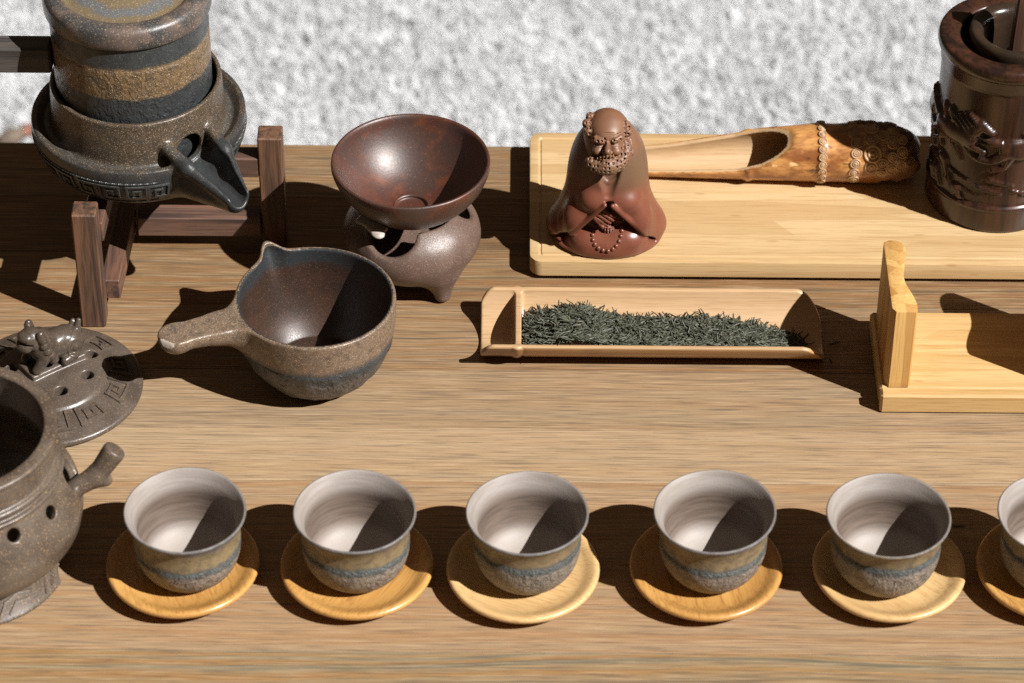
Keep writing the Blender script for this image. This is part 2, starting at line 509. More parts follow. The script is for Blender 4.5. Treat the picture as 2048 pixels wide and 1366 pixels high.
table = thing('table', 'brown wooden plank table carrying the whole tea set', 'table', (0, 0, 0))
P_L = (0.44, 0.30, 0.165); P_D = (0.10, 0.072, 0.05); P_O = (0.42, 0.24, 0.11)
seams = [18.8, 13.4, 8.0, 3.2, -2.6, -7.6, -11.9, -24.9, -34.0, -46.0]
tones = [((0.2017, 0.1318, 0.0707), (0.0494, 0.032, 0.0209), (0.2017, 0.1134, 0.053), 0.85, 1.0),
         ((0.1725, 0.1027, 0.0481), (0.0392, 0.0259, 0.0169), (0.1803, 0.0928, 0.0367), 0.9, 1.3),
         ((0.2099, 0.1344, 0.0687), (0.0487, 0.0343, 0.0238), (0.2099, 0.1124, 0.0491), 0.95, 1.2),
         ((0.2391, 0.1561, 0.0864), (0.0608, 0.0439, 0.0314), (0.2391, 0.1375, 0.0645), 0.9, 1.5),
         ((0.2792, 0.1932, 0.1143), (0.0977, 0.0749, 0.0545), (0.2746, 0.1761, 0.0953), 0.8, 0.8),
         ((0.3385, 0.2401, 0.1452), (0.1401, 0.1051, 0.0736), (0.3287, 0.2177, 0.1207), 0.65, 0.7),
         ((0.3025, 0.2028, 0.1163), (0.1211, 0.0844, 0.0572), (0.3006, 0.1761, 0.0876), 0.65, 1.6),
         ((0.2427, 0.1849, 0.1122), (0.0673, 0.0628, 0.0482), (0.2706, 0.1521, 0.0626), 1.3, 1.5),
         ((0.2427, 0.1849, 0.1122), (0.0673, 0.0628, 0.0482), (0.2706, 0.1521, 0.0626), 1.3, 1.4)]
for k in range(9):
    mt = mat_table('table wood', tones[k][0], tones[k][1], tones[k][2], tones[k][3], k * 13.7, tones[k][4])
    for a, b in ((-62, 62),):
        y1, y0 = seams[k], seams[k + 1]
        cx, cy = (a + b) / 2, (y0 + y1) / 2
        mk('plank', box('plank', (a - cx, y0 - cy + 0.012, -2.6), (b - cx, y1 - cy - 0.012, 0), mt, 0.035), table, (cx, cy, 0))
lw = mat_darkwood('table leg wood', (0.16, 0.09, 0.05), (0.06, 0.035, 0.02))
for x in (-55, 55):
    for y in (-40, 13):
        mk('leg', box('leg', (-3, -3, FLOOR_Z + 0.05), (3, 3, -2.62), lw, 0.2), table, (x, y, 0))

# ------------------------------------------------------------------ cups and saucers
cup_out = mat_glaze('cup glaze', [(2.25, (0.215, 0.178, 0.145), 0.35), (2.75, (0.066, 0.076, 0.076), 0.25), (3.95, (0.20, 0.148, 0.078), 0.30), (9, (0.15, 0.14, 0.135), 0.1)],
                    soft=0.14, wob=0.55, rough=0.55, relief=1.0, relief_z=2.7, glit_amt=0.45, relief_s=2.3, cool=0.3, vary=0.6)
m = Mat('cup inside')
rg = m.noise(m.coords((0.5, 0.5, 5), rand=2.0), 1, 3)
cc = m.mix(m.rng(rg, 0.35, 0.65), (0.275, 0.244, 0.224), (0.235, 0.20, 0.178))
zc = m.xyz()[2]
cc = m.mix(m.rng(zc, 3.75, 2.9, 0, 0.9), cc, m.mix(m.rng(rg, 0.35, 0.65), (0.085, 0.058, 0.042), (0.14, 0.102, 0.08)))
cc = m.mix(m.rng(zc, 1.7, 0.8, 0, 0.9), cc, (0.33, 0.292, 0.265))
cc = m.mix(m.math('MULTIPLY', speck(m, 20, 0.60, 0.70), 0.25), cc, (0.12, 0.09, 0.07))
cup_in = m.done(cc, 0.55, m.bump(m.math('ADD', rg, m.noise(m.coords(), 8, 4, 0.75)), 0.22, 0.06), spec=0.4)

cup_prof = [(0, 0.12), (1.2, 0.12), (1.2, 0.12), (1.4, 0.0), (1.62, 0.03), (2.1, 0.34), (2.55, 0.95), (2.78, 1.65), (2.84, 2.3), (2.82, 2.9), (2.87, 3.4), (3.0, 3.82), (3.15, 4.10),
            (3.21, 4.21), (3.18, 4.29), (3.08, 4.27), (2.88, 3.98), (2.68, 3.6), (2.58, 3.15), (2.54, 2.5), (2.40, 1.8), (2.05, 1.08), (1.4, 0.66), (0.7, 0.53), (0, 0.5)]
def cup_wobble(k):
    """thrown by hand: no two rims quite alike"""
    def fn(R, Z, T):
        w = 0.028 * np.sin(2 * T + k * 2.1) + 0.014 * np.sin(3 * T + k * 1.3)
        return R * (1 + w * 0.35), Z + np.clip(Z, 0, 5) / 4.3 * (0.05 * np.sin(T + k * 1.7) + 0.025 * np.sin(3 * T + k))
    return fn
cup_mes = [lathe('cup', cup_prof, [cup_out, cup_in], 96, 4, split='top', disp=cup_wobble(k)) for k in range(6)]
sauc_prof = [(0, 0.05), (2.3, 0.05), (2.5, 0.0), (2.75, 0.04), (3.4, 0.38), (3.88, 0.72), (4.03, 0.95), (3.98, 1.12), (3.80, 1.16), (3.55, 1.07), (3.1, 0.84), (2.5, 0.72), (1.8, 0.70), (0, 0.70)]
sauc_mats = [mat_bamboo('saucer bamboo amber', (0.54, 0.295, 0.088), (0.30, 0.13, 0.03), 1, 0.36, 0.35, 0.55, 0.8, rib=0.85),
             mat_bamboo('saucer bamboo pale', (0.60, 0.40, 0.185), (0.38, 0.205, 0.07), 1, 0.45, 0.2, 0.55, 0.8, rib=0.8)]
sauc_me = [lathe('saucer', sauc_prof, [mt], 96, 4) for mt in sauc_mats]
cups = [(370, 1020, 366, 1150, 0, 0.3), (709, 1022, 714, 1153, 0, -0.5), (1055, 1025, 1046, 1160, 1, 1.15), (1430, 1022, 1412, 1156, 0, 0.15), (1778, 1030, 1778, 1158, 1, 0.75), (2118, 1028, 2106, 1158, 0, 0.35)]
ords = ['beside the round burner, leftmost of the row', 'second from the left in the row', 'third from the left in the row', 'fourth from the left in the row',
        'fifth from the left, whole cup at the right end', 'cut off by the right edge of the photo']
sords = ['amber bamboo saucer leftmost in the row, beside the round burner', 'amber bamboo saucer second from the left in the row', 'pale bamboo saucer third from the left in the row',
         'amber bamboo saucer fourth from the left in the row', 'pale bamboo saucer fifth from the left, under the last whole cup', 'amber bamboo saucer cut off by the right edge of the photo']
for k, (cx, cy, sx, sy, sm, rz) in enumerate(cups):
    p = at(cx, cy, 4.98); q = at(sx, sy - 24, 1.0)
    o = mk('saucer', sauc_me[sm], None, (q[0], q[1], 0.002), (0, 0, rz))
    tag(o, sords[k], 'saucer', 'bamboo saucers in the front row')
    o = mk('tea_cup', cup_mes[k], None, (p[0], p[1], 0.712), (0, 0, rz * 3 + k))
    tag(o, 'grey brown stoneware tea cup ' + ords[k], 'cup', 'tea cups in the front row')

# ------------------------------------------------------------------ side-handled pitcher
def lat(p): return np.hypot(p[:, 0], p[:, 1]), np.arctan2(p[:, 1], p[:, 0])
lad_c = at(630, 594, 5.6)
LZ = np.array([-0.5, 0.0, 0.35, 0.9, 1.7, 2.6, 3.6, 4.6, 5.6, 6.4]); LR = np.array([1.6, 2.15, 2.75, 3.3, 3.85, 4.22, 4.42, 4.5, 4.52, 4.5])
lz = np.linspace(-0.5, 6.4, 70)
lrs = np.interp(lz, LZ, LR); lrs = np.convolve(np.pad(lrs, 4, 'edge'), np.ones(9) / 9, 'valid')
tip = at(352, 672, 5.3) - [lad_c[0], lad_c[1], 0]
root = np.array((tip[0] * 0.40, tip[1] * 0.36, 4.45))
mid = np.array((tip[0] * 0.70, tip[1] * 0.68, 5.15))
SP = math.radians(125)
KA = np.array((-0.50, -0.80, 0.36)); KA /= np.linalg.norm(KA)
lad_end = mat_clay('pitcher handle end', (0.34, 0.29, 0.24), (0.42, 0.36, 0.30), (0.2, 0.15, 0.11), 0.5, 0.6)
def f_ladle(p):
    r, th = lat(p)
    z = p[:, 2]
    da = np.angle(np.exp(1j * (th - SP)))
    sp = np.exp(-(da / 0.13) ** 2); wide = np.exp(-(da / 0.42) ** 2)
    up = np.clip((z - 2.2) / 3.4, 0, 1) ** 2
    R = np.interp(z, lz, lrs) + up * (0.72 * sp + 0.12 * wide)
    zt = 5.62 + 0.42 * sp + 0.10 * wide - 0.10 * np.exp(-(np.angle(np.exp(1j * (th - math.radians(200)))) / 0.6) ** 2)
    outer = (r - R) * 0.93
    body = np.maximum(outer, -z)
    h = smin(cap(p, root, mid, 1.45, 0.98), cap(p, mid, tip, 0.98, 0.86), 0.3)
    ax = (tip - mid) / np.linalg.norm(tip - mid)
    h = smin(h, np.linalg.norm(p - tip, axis=1) - 1.0, 0.25)
    h = smax(h, (p - tip) @ KA - 0.78, 0.10)
    h = smin(h, np.maximum(np.linalg.norm(p - tip - ((p - tip) @ KA)[:, None] * KA, axis=1) - 0.52, np.abs((p - tip) @ KA - 0.6) - 0.26), 0.06)
    h = h + 0.05 * vnoise(p * 1.7)
    body = smin(body, h, 0.9)
    body = smax(body, z - zt, 0.16)
    inner = np.maximum(r - R + 0.30, 0.55 - z)
    lump = 0.13 * vnoise(p * np.array((2.4, 2.4, 1.5))) * np.clip((3.4 - z) * 2, 0, 1) * (outer > -0.25)
    return smax(body + lump, -inner * 0.95, 0.14)
lad_mat = mat_glaze('pitcher outside', [(2.6, (0.075, 0.066, 0.060), 0.3), (3.6, (0.036, 0.042, 0.046), 0.2), (9, (0.160, 0.108, 0.072), 1.0)], soft=0.28, wob=0.35, rough=0.38,
                    relief=1.0, relief_z=3.5, glit_amt=0.5, relief_s=1.9, cool=0.3)
lad_in = mat_clay('pitcher inside', (0.052, 0.030, 0.022), (0.070, 0.033, 0.022), (0.22, 0.15, 0.10), 0.5, 0.36, 0.14, 1.6)
def lad_mf(c):
    r = np.hypot(c[:, 0], c[:, 1]); th = np.arctan2(c[:, 1], c[:, 0])
    da = np.angle(np.exp(1j * (th - SP)))
    R = np.interp(c[:, 2], lz, lrs) + np.clip((c[:, 2] - 2.2) / 3.4, 0, 1) ** 2 * 0.72 * np.exp(-(da / 0.13) ** 2)
    k = ((r < R - 0.17) & (c[:, 2] > 0.3) & (c[:, 2] < 5.9)).astype(int)
    k[(c - tip) @ KA > 0.80] = 2
    return k
lad_in = mat_clay('pitcher inside', (0.026, 0.015, 0.011), (0.040, 0.019, 0.012), (0.17, 0.11, 0.07), 0.45, 0.40, 0.2, 1.6, rim=4.7)
me = net('side_handled_pitcher', f_ladle, (-10.6, -7.0, -0.2), (6.0, 6.2, 7.2), 0.085, [lad_mat, lad_in, lad_end], lad_mf)
tag(mk('side_handled_pitcher', me, None, (lad_c[0], lad_c[1], 0.0)), 'open brown and grey stoneware pitcher with stub side handle and pinched lip', 'pitcher')

# ------------------------------------------------------------------ tripod stand with the red-brown bowl
st_c = np.array((-5.88, 6.0, 0.0))
feet = [math.radians(a) for a in (-52, 68, 188)]
cuts = [(math.radians(-112), 1.55, 5.45, 3.1), (math.radians(8), 1.25, 5.45, 3.3), (math.radians(128), 1.55, 5.45, 3.1)]
def f_stand(p):
    r, th = lat(p); z = p[:, 2]
    d = ell(p, (0, 0, 3.25), (4.02, 4.02, 2.55))
    for a in feet:
        u = np.array((math.cos(a), math.sin(a), 0))
        d = smin(d, cap(p, u * 2.75 + np.array((0, 0, 1.75)), u * 2.95 + np.array((0, 0, 0.52)), 1.0, 0.52), 0.8)
    d = d + 0.02 * vnoise(p * 2.2)
    d = np.maximum(d, -z)
    inn = smax(ell(p, (0, 0, 3.35), (3.5, 3.5, 2.4)), 1.5 - z, 0.3)
    d = smax(d, -np.minimum(inn, np.maximum(r - 2.55, 3.5 - z)), 0.16)
    for a, rad, zc, rr in cuts:
        c = np.array((math.cos(a) * rr, math.sin(a) * rr, zc))
        d = smax(d, -(np.linalg.norm((p - c) * np.array((1, 1, 1.05)), axis=1) - rad), 0.3)
    return d
stand_mat = mat_clay('stand clay', (0.098, 0.060, 0.046), (0.118, 0.076, 0.059), (0.30, 0.235, 0.195), 0.6, 0.36, 0.45, 1.5)
tag(mk('tripod_bowl_stand', net('tripod_bowl_stand', f_stand, (-4.7, -4.7, -0.2), (4.7, 4.7, 6.1), 0.085, [stand_mat]), None, st_c),
    'squat purple brown clay stand on three feet under the shiny bowl', 'stand')

bowl_prof = [(0, 4.75), (0.9, 4.72), (1.3, 4.75), (1.9, 5.0), (2.8, 5.55), (3.6, 6.3), (4.2, 7.15), (4.5, 7.9), (4.57, 8.22), (4.55, 8.42), (4.42, 8.46), (4.29, 8.3), (4.12, 7.75), (3.72, 7.0), (3.1, 6.25), (2.3, 5.62),
             (1.45, 5.25), (1.05, 5.18), (1.0, 5.22), (0.92, 5.15), (0.85, 5.0), (0, 4.98)]
m = Mat('bowl glaze')
b1 = m.noise(m.coords((1, 1, 1)), 0.42, 4, 0.6); b2 = m.noise(m.coords((1, 1, 1), loc=(7, 3, 1)), 0.8, 4, 0.6)
c = m.mix(m.rng(b1, 0.4, 0.62), (0.066, 0.020, 0.011), (0.048, 0.024, 0.018))
c = m.mix(m.rng(b2, 0.50, 0.95), c, (0.17, 0.045, 0.012))
c = m.mix(m.math('MULTIPLY', speck(m, 9, 0.64, 0.72), 0.4), c, (0.20, 0.165, 0.15))
c = m.mix(m.math('MULTIPLY', speck(m, 15, 0.64, 0.70), 0.6), c, (0.02, 0.012, 0.01))
fine = m.noise(m.coords((1, 1, 1)), 7, 4, 0.7)
bowl_mat = m.done(c, m.rng(fine, 0.3, 0.7, 0.40, 0.52), m.bump(fine, 0.3, 0.05), coat=0.5, coat_r=0.40)
bowl = thing('strainer_bowl', 'shiny red brown flared bowl resting on the tripod stand', 'bowl', (st_c[0], st_c[1], 4.72))
mk('bowl_body', lathe('bowl_body', [(r, z - 4.72) for r, z in bowl_prof], [bowl_mat], 128, 4), bowl)
pale_tab_mat = mat_clay('pale tab clay', (0.42, 0.37, 0.33), (0.34, 0.28, 0.24), (0.1, 0.06, 0.05), 0.4, 0.3)  # pale colour of a small tab set against the bowl's flank below the rim
def f_pale_tab(p):
    d = obox(p, (0, 0, 0), np.eye(3), (0.98, 0.42, 0.10), 0.08)
    d = smin(d, ell(p, (0.75, -0.25, -0.02), (0.42, 0.34, 0.16)), 0.15)
    return smax(d, -ell(p, (-0.5, -0.75, 0), (0.9, 0.5, 0.6)), 0.1)
ea = math.radians(-128)
mk('pale_tab', net('pale_tab', f_pale_tab, (-1.4, -0.9, -0.4), (1.4, 0.8, 0.4), 0.05, [pale_tab_mat]), bowl, (3.62 * math.cos(ea), 3.62 * math.sin(ea), 1.18), (0.12, 0.05, ea + math.radians(90)))

# ------------------------------------------------------------------ meander ornament: raised strips laid on a surface
KEY = [[(0.0, 0.0), (0.0, 1.0), (0.86, 1.0), (0.86, 0.24), (0.30, 0.24), (0.30, 0.70), (0.58, 0.70), (0.58, 0.48)]]
def strips(lines, w, fmap, hgt, step=0.2):
    """polylines in (u,v) -> raised bars; fmap(u, v, height) gives points"""
    parts = []
    for ln in lines:
        ln = np.asarray(ln, float)
        for a, b in zip(ln[:-1], ln[1:]):
            L = np.linalg.norm(b - a); d = (b - a) / L; n = np.array((-d[1], d[0]))
            a2 = a - d * w / 2; b2 = b + d * w / 2
            k = max(2, int(L / step) + 1)
            t = np.linspace(0, 1, k)[:, None]
            c = a2 + (b2 - a2) * t
            cols = []
            for off, hh in ((-w / 2, -0.03), (-w / 2 * 0.7, hgt), (w / 2 * 0.7, hgt), (w / 2, -0.03)):
                q = c + n * off
                cols.append(fmap(q[:, 0], q[:, 1], np.full(k, hh)))
            Vv = np.stack(cols, 1).reshape(-1, 3)
            i = np.arange(k - 1)[:, None] * 4
            Q = np.vstack([i + np.array((j, j + 1, j + 5, j + 4)) for j in range(3)] + [np.array([[0, 1, 2, 3]]), np.array([[3, 2, 1, 0]]) + (k - 1) * 4])
            parts.append((Vv, Q, []))
    return join_data(parts)

# ------------------------------------------------------------------ wooden rack, millstone base and side-handled teapot
TX, TY = -21.6, 8.7
rack_w = mat_darkwood('rack wood', (0.145, 0.072, 0.040), (0.042, 0.026, 0.019), 2, 0.55, 0, 1.0, bump=0.5, red=(0.20, 0.085, 0.045))
rack_x = mat_darkwood('rack wood along', (0.14, 0.076, 0.052), (0.05, 0.03, 0.025), 0, 0.5, 0, 0.8, bump=0.4, red=(0.25, 0.11, 0.06))
rack_y = mat_darkwood('rack wood across', (0.14, 0.07, 0.045), (0.05, 0.03, 0.025), 1, 0.5, 0, 1.0, bump=0.5, red=(0.22, 0.09, 0.05))
rack = thing('wooden_rack', 'dark reddish wooden rack of posts and rails under the teapot base', 'rack', (TX, TY, 0))
ax0, ay0 = -24.8 - TX, 0.95 - TY
bx0, by0 = -14.85 - TX, 8.45 - TY
mk('post', box('post', (ax0, ay0, 0.003), (ax0 + 1.38, ay0 + 1.4, 8.15), rack_w, 0.08), rack)
mk('post', box('post', (bx0, by0, 0.003), (bx0 + 1.42, by0 + 1.4, 8.05), rack_w, 0.08), rack)
mk('post', box('post', (ax0 + 0.9, 6.6, 0.003), (ax0 + 2.4, 8.0, 8.05), rack_w, 0.08), rack)
def shear(V):
    V = V.copy(); V[:, 0] += (V[:, 1] - ay0) * 0.045; return V
mk('rail', box('rail', (ax0 + 1.0, ay0 + 1.42, 1.0), (ax0 + 2.1, 6.58, 2.35), rack_y, 0.06, shear), rack)
mk('rail', box('rail', (ax0 + 2.62, by0 - 0.2, 1.0), (bx0 - 0.02, by0 + 1.15, 2.35), rack_x, 0.06), rack)
mk('rail', box('rail', (ax0 + 0.25, ay0 + 1.42, 5.2), (ax0 + 1.45, 6.58, 6.55), rack_y, 0.06, shear), rack)
mk('rail', box('rail', (ax0 + 1.95, by0 + 0.05, 5.2), (bx0 - 0.02, by0 + 1.3, 6.55), rack_x, 0.06), rack)

SA = math.radians(-48.5)
su = np.array((math.cos(SA), math.sin(SA), 0))
Z0 = 6.56
BZ = np.array([6.3, 6.56, 6.75, 7.3, 8.0, 8.8, 9.5, 10.1, 10.6]); BR = np.array([4.2, 4.4, 4.75, 5.35, 5.82, 6.08, 6.17, 6.12, 6.05])
bzs = np.linspace(6.3, 10.6, 44); brs = np.interp(bzs, BZ, BR); brs = np.convolve(np.pad(brs, 2, 'edge'), np.ones(5) / 5, 'valid')
def f_base(p):
    p = p + np.array((0, 0, Z0))
    r, th = lat(p); z = p[:, 2]
    along = p @ su; side = p @ np.array((-su[1], su[0], 0))
    bowl_d = np.maximum((r - np.interp(z, bzs, brs)) * 0.9, Z0 - z)
    # spout body
    a = su * 4.3 + np.array((0, 0, 8.75)); b = su * 8.95 + np.array((0, 0, 8.55))
    spd = cap(p, a, b, 2.15, 0.74)
    spd = np.maximum(spd, Z0 + 0.3 - z)
    d = smin(bowl_d, spd, 0.45)
    # top: lip ring and trough
    zt = 9.92 - 0.42 * np.clip(1 - np.abs(r - 5.42) / 0.42, 0, 1) ** 1.0
    zt = np.where(r < 5.42, 9.50, zt)
    zt = zt + 0.05 * np.clip((along - 5.2), 0, 4) * np.exp(-(side / 1.6) ** 2)
    d = smax(d, z - zt, 0.14)
    # collar
    rc = 5.02 - 0.05 * (z - 9.5)
    col = smax(np.abs(r - (rc - 0.17)) - 0.17, z - 12.3, 0.1)
    col = np.maximum(col, 8.0 - z)
    d = smin(d, col, 0.35)
    # lips of the spout climb to the collar
    pe = np.array((-su[1], su[0], 0))
    for sg in (-1, 1):
        k0 = su * 4.95 + pe * sg * 1.50 + np.array((0, 0, 10.55)); k1 = su * 6.4 + pe * sg * 1.30 + np.array((0, 0, 10.0)); k2 = su * 9.2 + pe * sg * 0.50 + np.array((0, 0, 8.95))
        d = smin(d, smin(cap(p, k0, k1, 0.34, 0.42), cap(p, k1, k2, 0.42, 0.24), 0.3), 0.45)
    # channel and pouring hole
    c0 = su * 4.6 + np.array((0, 0, 10.1)); c1 = su * 7.0 + np.array((0, 0, 9.65)); c2 = su * 10.4 + np.array((0, 0, 8.75))
    ch = smin(cap(p, c0, c1, 1.12, 1.0), cap(p, c1, c2, 1.0, 0.36), 0.3)
    ch = np.minimum(ch, cap(p, c0 + np.array((0, 0, 0.3)), c1 + np.array((0, 0, 1.5)), 1.0, 1.0))
    ch = smax(ch, 4.98 - along, 0.05)
    d = smax(d, -ch, 0.16)
    hole = cap(p, su * 3.0 + np.array((0, 0, 10.0)), su * 6.0 + np.array((0, 0, 9.9)), 0.85)
    d = smax(d, -hole, 0.1)
    inner = np.maximum(r - 4.62, 8.0 - z)
    d = smax(d, -inner, 0.06)
    return d + 0.012 * vnoise(p * 2.5)
base_mat = mat_glaze('base glaze', [(1.0, (0.055, 0.055, 0.05), 0.2), (2.55, (0.03, 0.036, 0.037), 0.15), (3.05, (0.048, 0.05, 0.047), 0.5), (9, (0.070, 0.050, 0.032), 1.0)], soft=0.3, wob=0.5,
                     rough=0.34, glit_amt=0.45, cool=0.6, dark_r=6.0, relief=0.6, relief_z=0.9, relief_s=2.5)
base = thing('millstone_base', 'round dark bronze glazed base with meander band and pointed spout on the rack', 'base', (TX, TY, Z0))
mk('body', net('body', f_base, (-6.6, -8.6, -0.3), (7.6, 6.6, 6.1), 0.09, [base_mat]), base)
fret_mat = mat_glaze('base fret glaze', [(1.5, (0.05, 0.055, 0.052), 0.3), (9, (0.055, 0.06, 0.056), 0.3)], rough=0.33, glit_amt=0.3)
def base_map(sgn):
    def fm(u, v, h):
        z = v; R = np.interp(z + Z0, bzs, brs) + h
        return np.stack([R * np.cos(u), R * np.sin(u), z], -1)
    return fm
fm = base_map(1)
cw = 0.215
for k in range(28):
    a0 = SA + math.radians(17) + cw * k * 1.10
    if a0 + cw > SA + 2 * math.pi - math.radians(15): break
    lines = []
    for ln in KEY:
        q = np.asarray(ln)
        u = a0 + (q[:, 0] if k % 2 else 1 - q[:, 0]) * cw
        lines.append(np.stack([u * 6.0, 1.08 + q[:, 1] * 1.25], -1))
    V, Q, T = strips(lines, 0.15, lambda u, v, h: fm(u / 6.0, v, h), 0.085)
    mk('fret', mesh_np('fret', V, Q, None, fret_mat, False), base)
for zc in (0.86, 2.56):
    a = np.linspace(SA + math.radians(26), SA + 2 * math.pi - math.radians(26), 90)
    V, Q, T = strips([np.stack([a * 6.0, np.full(90, zc)], -1)], 0.10, lambda u, v, h: fm(u / 6.0, v, h), 0.06, 0.6)
    mk('band_line', mesh_np('band_line', V, Q, None, fret_mat, True), base)

pot_z = 8.02
pot_mat = mat_glaze('teapot glaze', [(5.7, (0.030, 0.034, 0.036), 0.1), (7.75, (0.150, 0.094, 0.045), 1.0), (20, (0.036, 0.042, 0.044), 0.2)], soft=0.1, wob=0.45, rough=0.40, glit_amt=0.55,
                    relief=0.75, relief_z=7.7, relief_s=1.9)
m = Mat('teapot lid glaze')
xs = m.xyz()
rr = m.math('SQRT', m.math('ADD', m.math('MULTIPLY', xs[0], xs[0]), m.math('MULTIPLY', xs[1], xs[1])))
wv = m.noise(m.coords((1, 1, 1)), 0.8, 4); rr = m.math('ADD', rr, m.math('MULTIPLY', m.math('SUBTRACT', wv, 0.5), 1.1))
c = m.mix(m.rng(rr, 4.0, 3.6), (0.075, 0.060, 0.054), (0.14, 0.105, 0.062))
c = m.mix(m.math('MULTIPLY', m.rng(rr, 2.1, 2.5), m.rng(rr, 3.2, 2.8)), c, (0.10, 0.105, 0.11))
c = m.mix(m.rng(rr, 3.55, 3.95, 0, 1), c, m.mix(m.rng(wv, 0.4, 0.6), (0.045, 0.045, 0.046), (0.11, 0.082, 0.07)))
c = m.mix(m.math('MULTIPLY', speck(m, 13, 0.58, 0.66), 0.4), c, (0.55, 0.42, 0.25))
fn = m.noise(m.coords(), 12, 3, 0.7)
lid_mat = m.done(c, m.rng(fn, 0.3, 0.7, 0.3, 0.45), m.bump(m.math('ADD', fn, m.noise(m.coords(), 2.2, 2)), 0.2, 0.06))
pot = thing('side_handled_teapot', 'banded gold and black drum teapot with square side handle set in the base', 'teapot', (TX - 0.1, TY + 0.05, pot_z))
mk('drum', lathe('drum', [(0, 0.02), (3.6, 0.0), (4.0, 0.12), (4.3, 0.9), (4.42, 2.2), (4.45, 4.2), (4.47, 6.0), (4.47, 8.4), (4.47, 9.0), (4.35, 9.05), (4.2, 9.0), (4.15, 7), (4.1, 1.0), (0, 0.6)], [pot_mat], 128, 5), pot)
lid = mk('lid', lathe('lid', [(0, 0.0), (4.3, 0.0), (4.3, 0.0), (4.6, 0.04), (4.72, 0.3), (4.74, 0.75), (4.66, 1.15), (4.4, 1.38), (4.0, 1.42), (3.72, 1.34), (3.55, 1.16), (3.3, 1.12), (2.4, 1.3), (1.4, 1.5), (0, 1.62)], [lid_mat], 128, 5), pot, (0, 0, 9.06))
mk('lid_knob', lathe('lid_knob', [(0.9, 0.0), (0.75, 0.3), (0.6, 0.6), (0.85, 1.0), (0.9, 1.3), (0.6, 1.55), (0, 1.6)], [pot_mat], 48, 5), lid, (-0.5, 0.1, 1.5))
hw = mat_darkwood('teapot handle wood', (0.078, 0.068, 0.060), (0.026, 0.023, 0.022), 0, 0.5, 0, 0.9, bump=0.5)
mk('handle', box('handle', (-11.5, -0.72, 5.5), (-4.38, 0.72, 7.2), hw, 0.12), pot, (0, -1.0, 0))

# ------------------------------------------------------------------ incense burner at the left front, its lid behind it
BC = np.array((-28.6, -18.6, 0.0))
UZ = np.array([0.9, 1.3, 2.0, 3.0, 4.1, 5.2, 6.2, 7.0, 7.6, 8.1, 9.3, 10]); UR = np.array([3.4, 4.3, 5.35, 6.05, 6.28, 6.08, 5.62, 5.22, 5.08, 5.05, 5.10, 5.14])
uzs = np.linspace(0.9, 10, 90); urs = np.interp(uzs, UZ, UR); urs = np.convolve(np.pad(urs, 2, 'edge'), np.ones(5) / 5, 'valid')
h0 = at(150, 985, 5.0) - BC; h1 = at(192, 952, 5.6) - BC; h2 = at(226, 905, 6.9) - BC
def hit(f, o, px, py, z0=13.0):
    """first spot of a solid on the line of sight through a spot of the photograph, in the solid's own frame"""
    a = at(px, py, z0) - o; b = at(px, py, o[2]) - o
    pts = a + (b - a) * np.linspace(0, 1, 900)[:, None]
    k = np.argmax(f(pts) < 0)
    return pts[max(k - 1, 0)]
def f_plain(p):
    r, th = lat(p); return np.maximum((r - np.interp(p[:, 2], uzs, urs)), np.maximum(1.0 - p[:, 2], p[:, 2] - 9.4))
holes = [hit(f_plain, BC, 28, 1070), hit(f_plain, BC, 103, 1024), np.array((-3, -5.0, 5.0)), np.array((-5.4, -2.2, 5.0)), np.array((-5.0, 3.0, 5.0)), np.array((0, 5.9, 5.0)), np.array((4, 4.3, 5.0))]
notch = hit(f_plain, BC, 142, 945)
def f_burn(p):
    r, th = lat(p); z = p[:, 2]
    d = np.maximum((r - np.interp(z, uzs, urs)) * 0.85, 1.0 - z)
    for zr, rr, w in ((7.45, 5.18, 0.17), (6.95, 5.36, 0.13), (9.3, 5.12, 0.22)):
        d = smin(d, np.hypot(r - rr, z - zr) - w, 0.12)
    d = smax(d, z - 9.5, 0.15)
    foot = smax(np.abs(r - (4.95 - 0.75 * np.clip(z, 0, 1.6) ** 0.8)) - 0.30, np.abs(z - 0.8) - 0.8, 0.1)
    arch = np.minimum.reduce([ell(p, (6 * math.cos(a), 6 * math.sin(a), 0), (2.2, 2.2, 0.8)) for a in (0.1, 2.2, 4.15)])
    foot = smax(foot, -arch, 0.15)
    d = smin(d, foot, 0.3)
    inn = np.minimum(np.maximum(r - np.interp(z, uzs, urs) + 0.5, 1.6 - z), np.maximum(r - 4.62, 6.4 - z))
    d = smax(d, -inn, 0.1)
    for c in holes:
        u = np.array((c[0], c[1], (c[2] - 3.4) * 1.6)); u = u / np.linalg.norm(u)
        q = p - c; al = q @ u
        dd = np.linalg.norm(q - al[:, None] * u, axis=1) - 0.36
        d = smax(d, -np.maximum(dd, np.abs(al) - 1.2), 0.06)
    u = notch / np.linalg.norm(notch)
    d = smax(d, -ell(p, notch * np.array((1.0, 1.0, 1)), (0.9, 0.95, 1.0)), 0.1)
    hd = smin(cap(p, h0 * np.array((0.93, 0.93, 1)), h1, 0.46, 0.56), cap(p, h1, h2, 0.50, 0.62), 0.3)
    hd = smin(hd, ell(p, h1 + np.array((0.45, 0.1, -0.35)), (0.38, 0.38, 0.32)), 0.25)
    ha = (h2 - h1) / np.linalg.norm(h2 - h1)
    hd = smax(hd, (p - h2) @ ha - 0.25, 0.06)
    return smin(d, hd, 0.25)
burn_mat = mat_clay('burner clay', (0.098, 0.077, 0.060), (0.062, 0.046, 0.035), (0.34, 0.20, 0.09), 0.7, 0.36, 0.3, 1.0)
burner = thing('incense_burner', 'round grey brown burner pot with pierced holes, open at the top, left front', 'burner', BC)
mk('pot', net('pot', f_burn, (-6.8, -6.8, -0.2), (7.9, 6.8, 9.9), 0.1, [burn_mat]), burner)
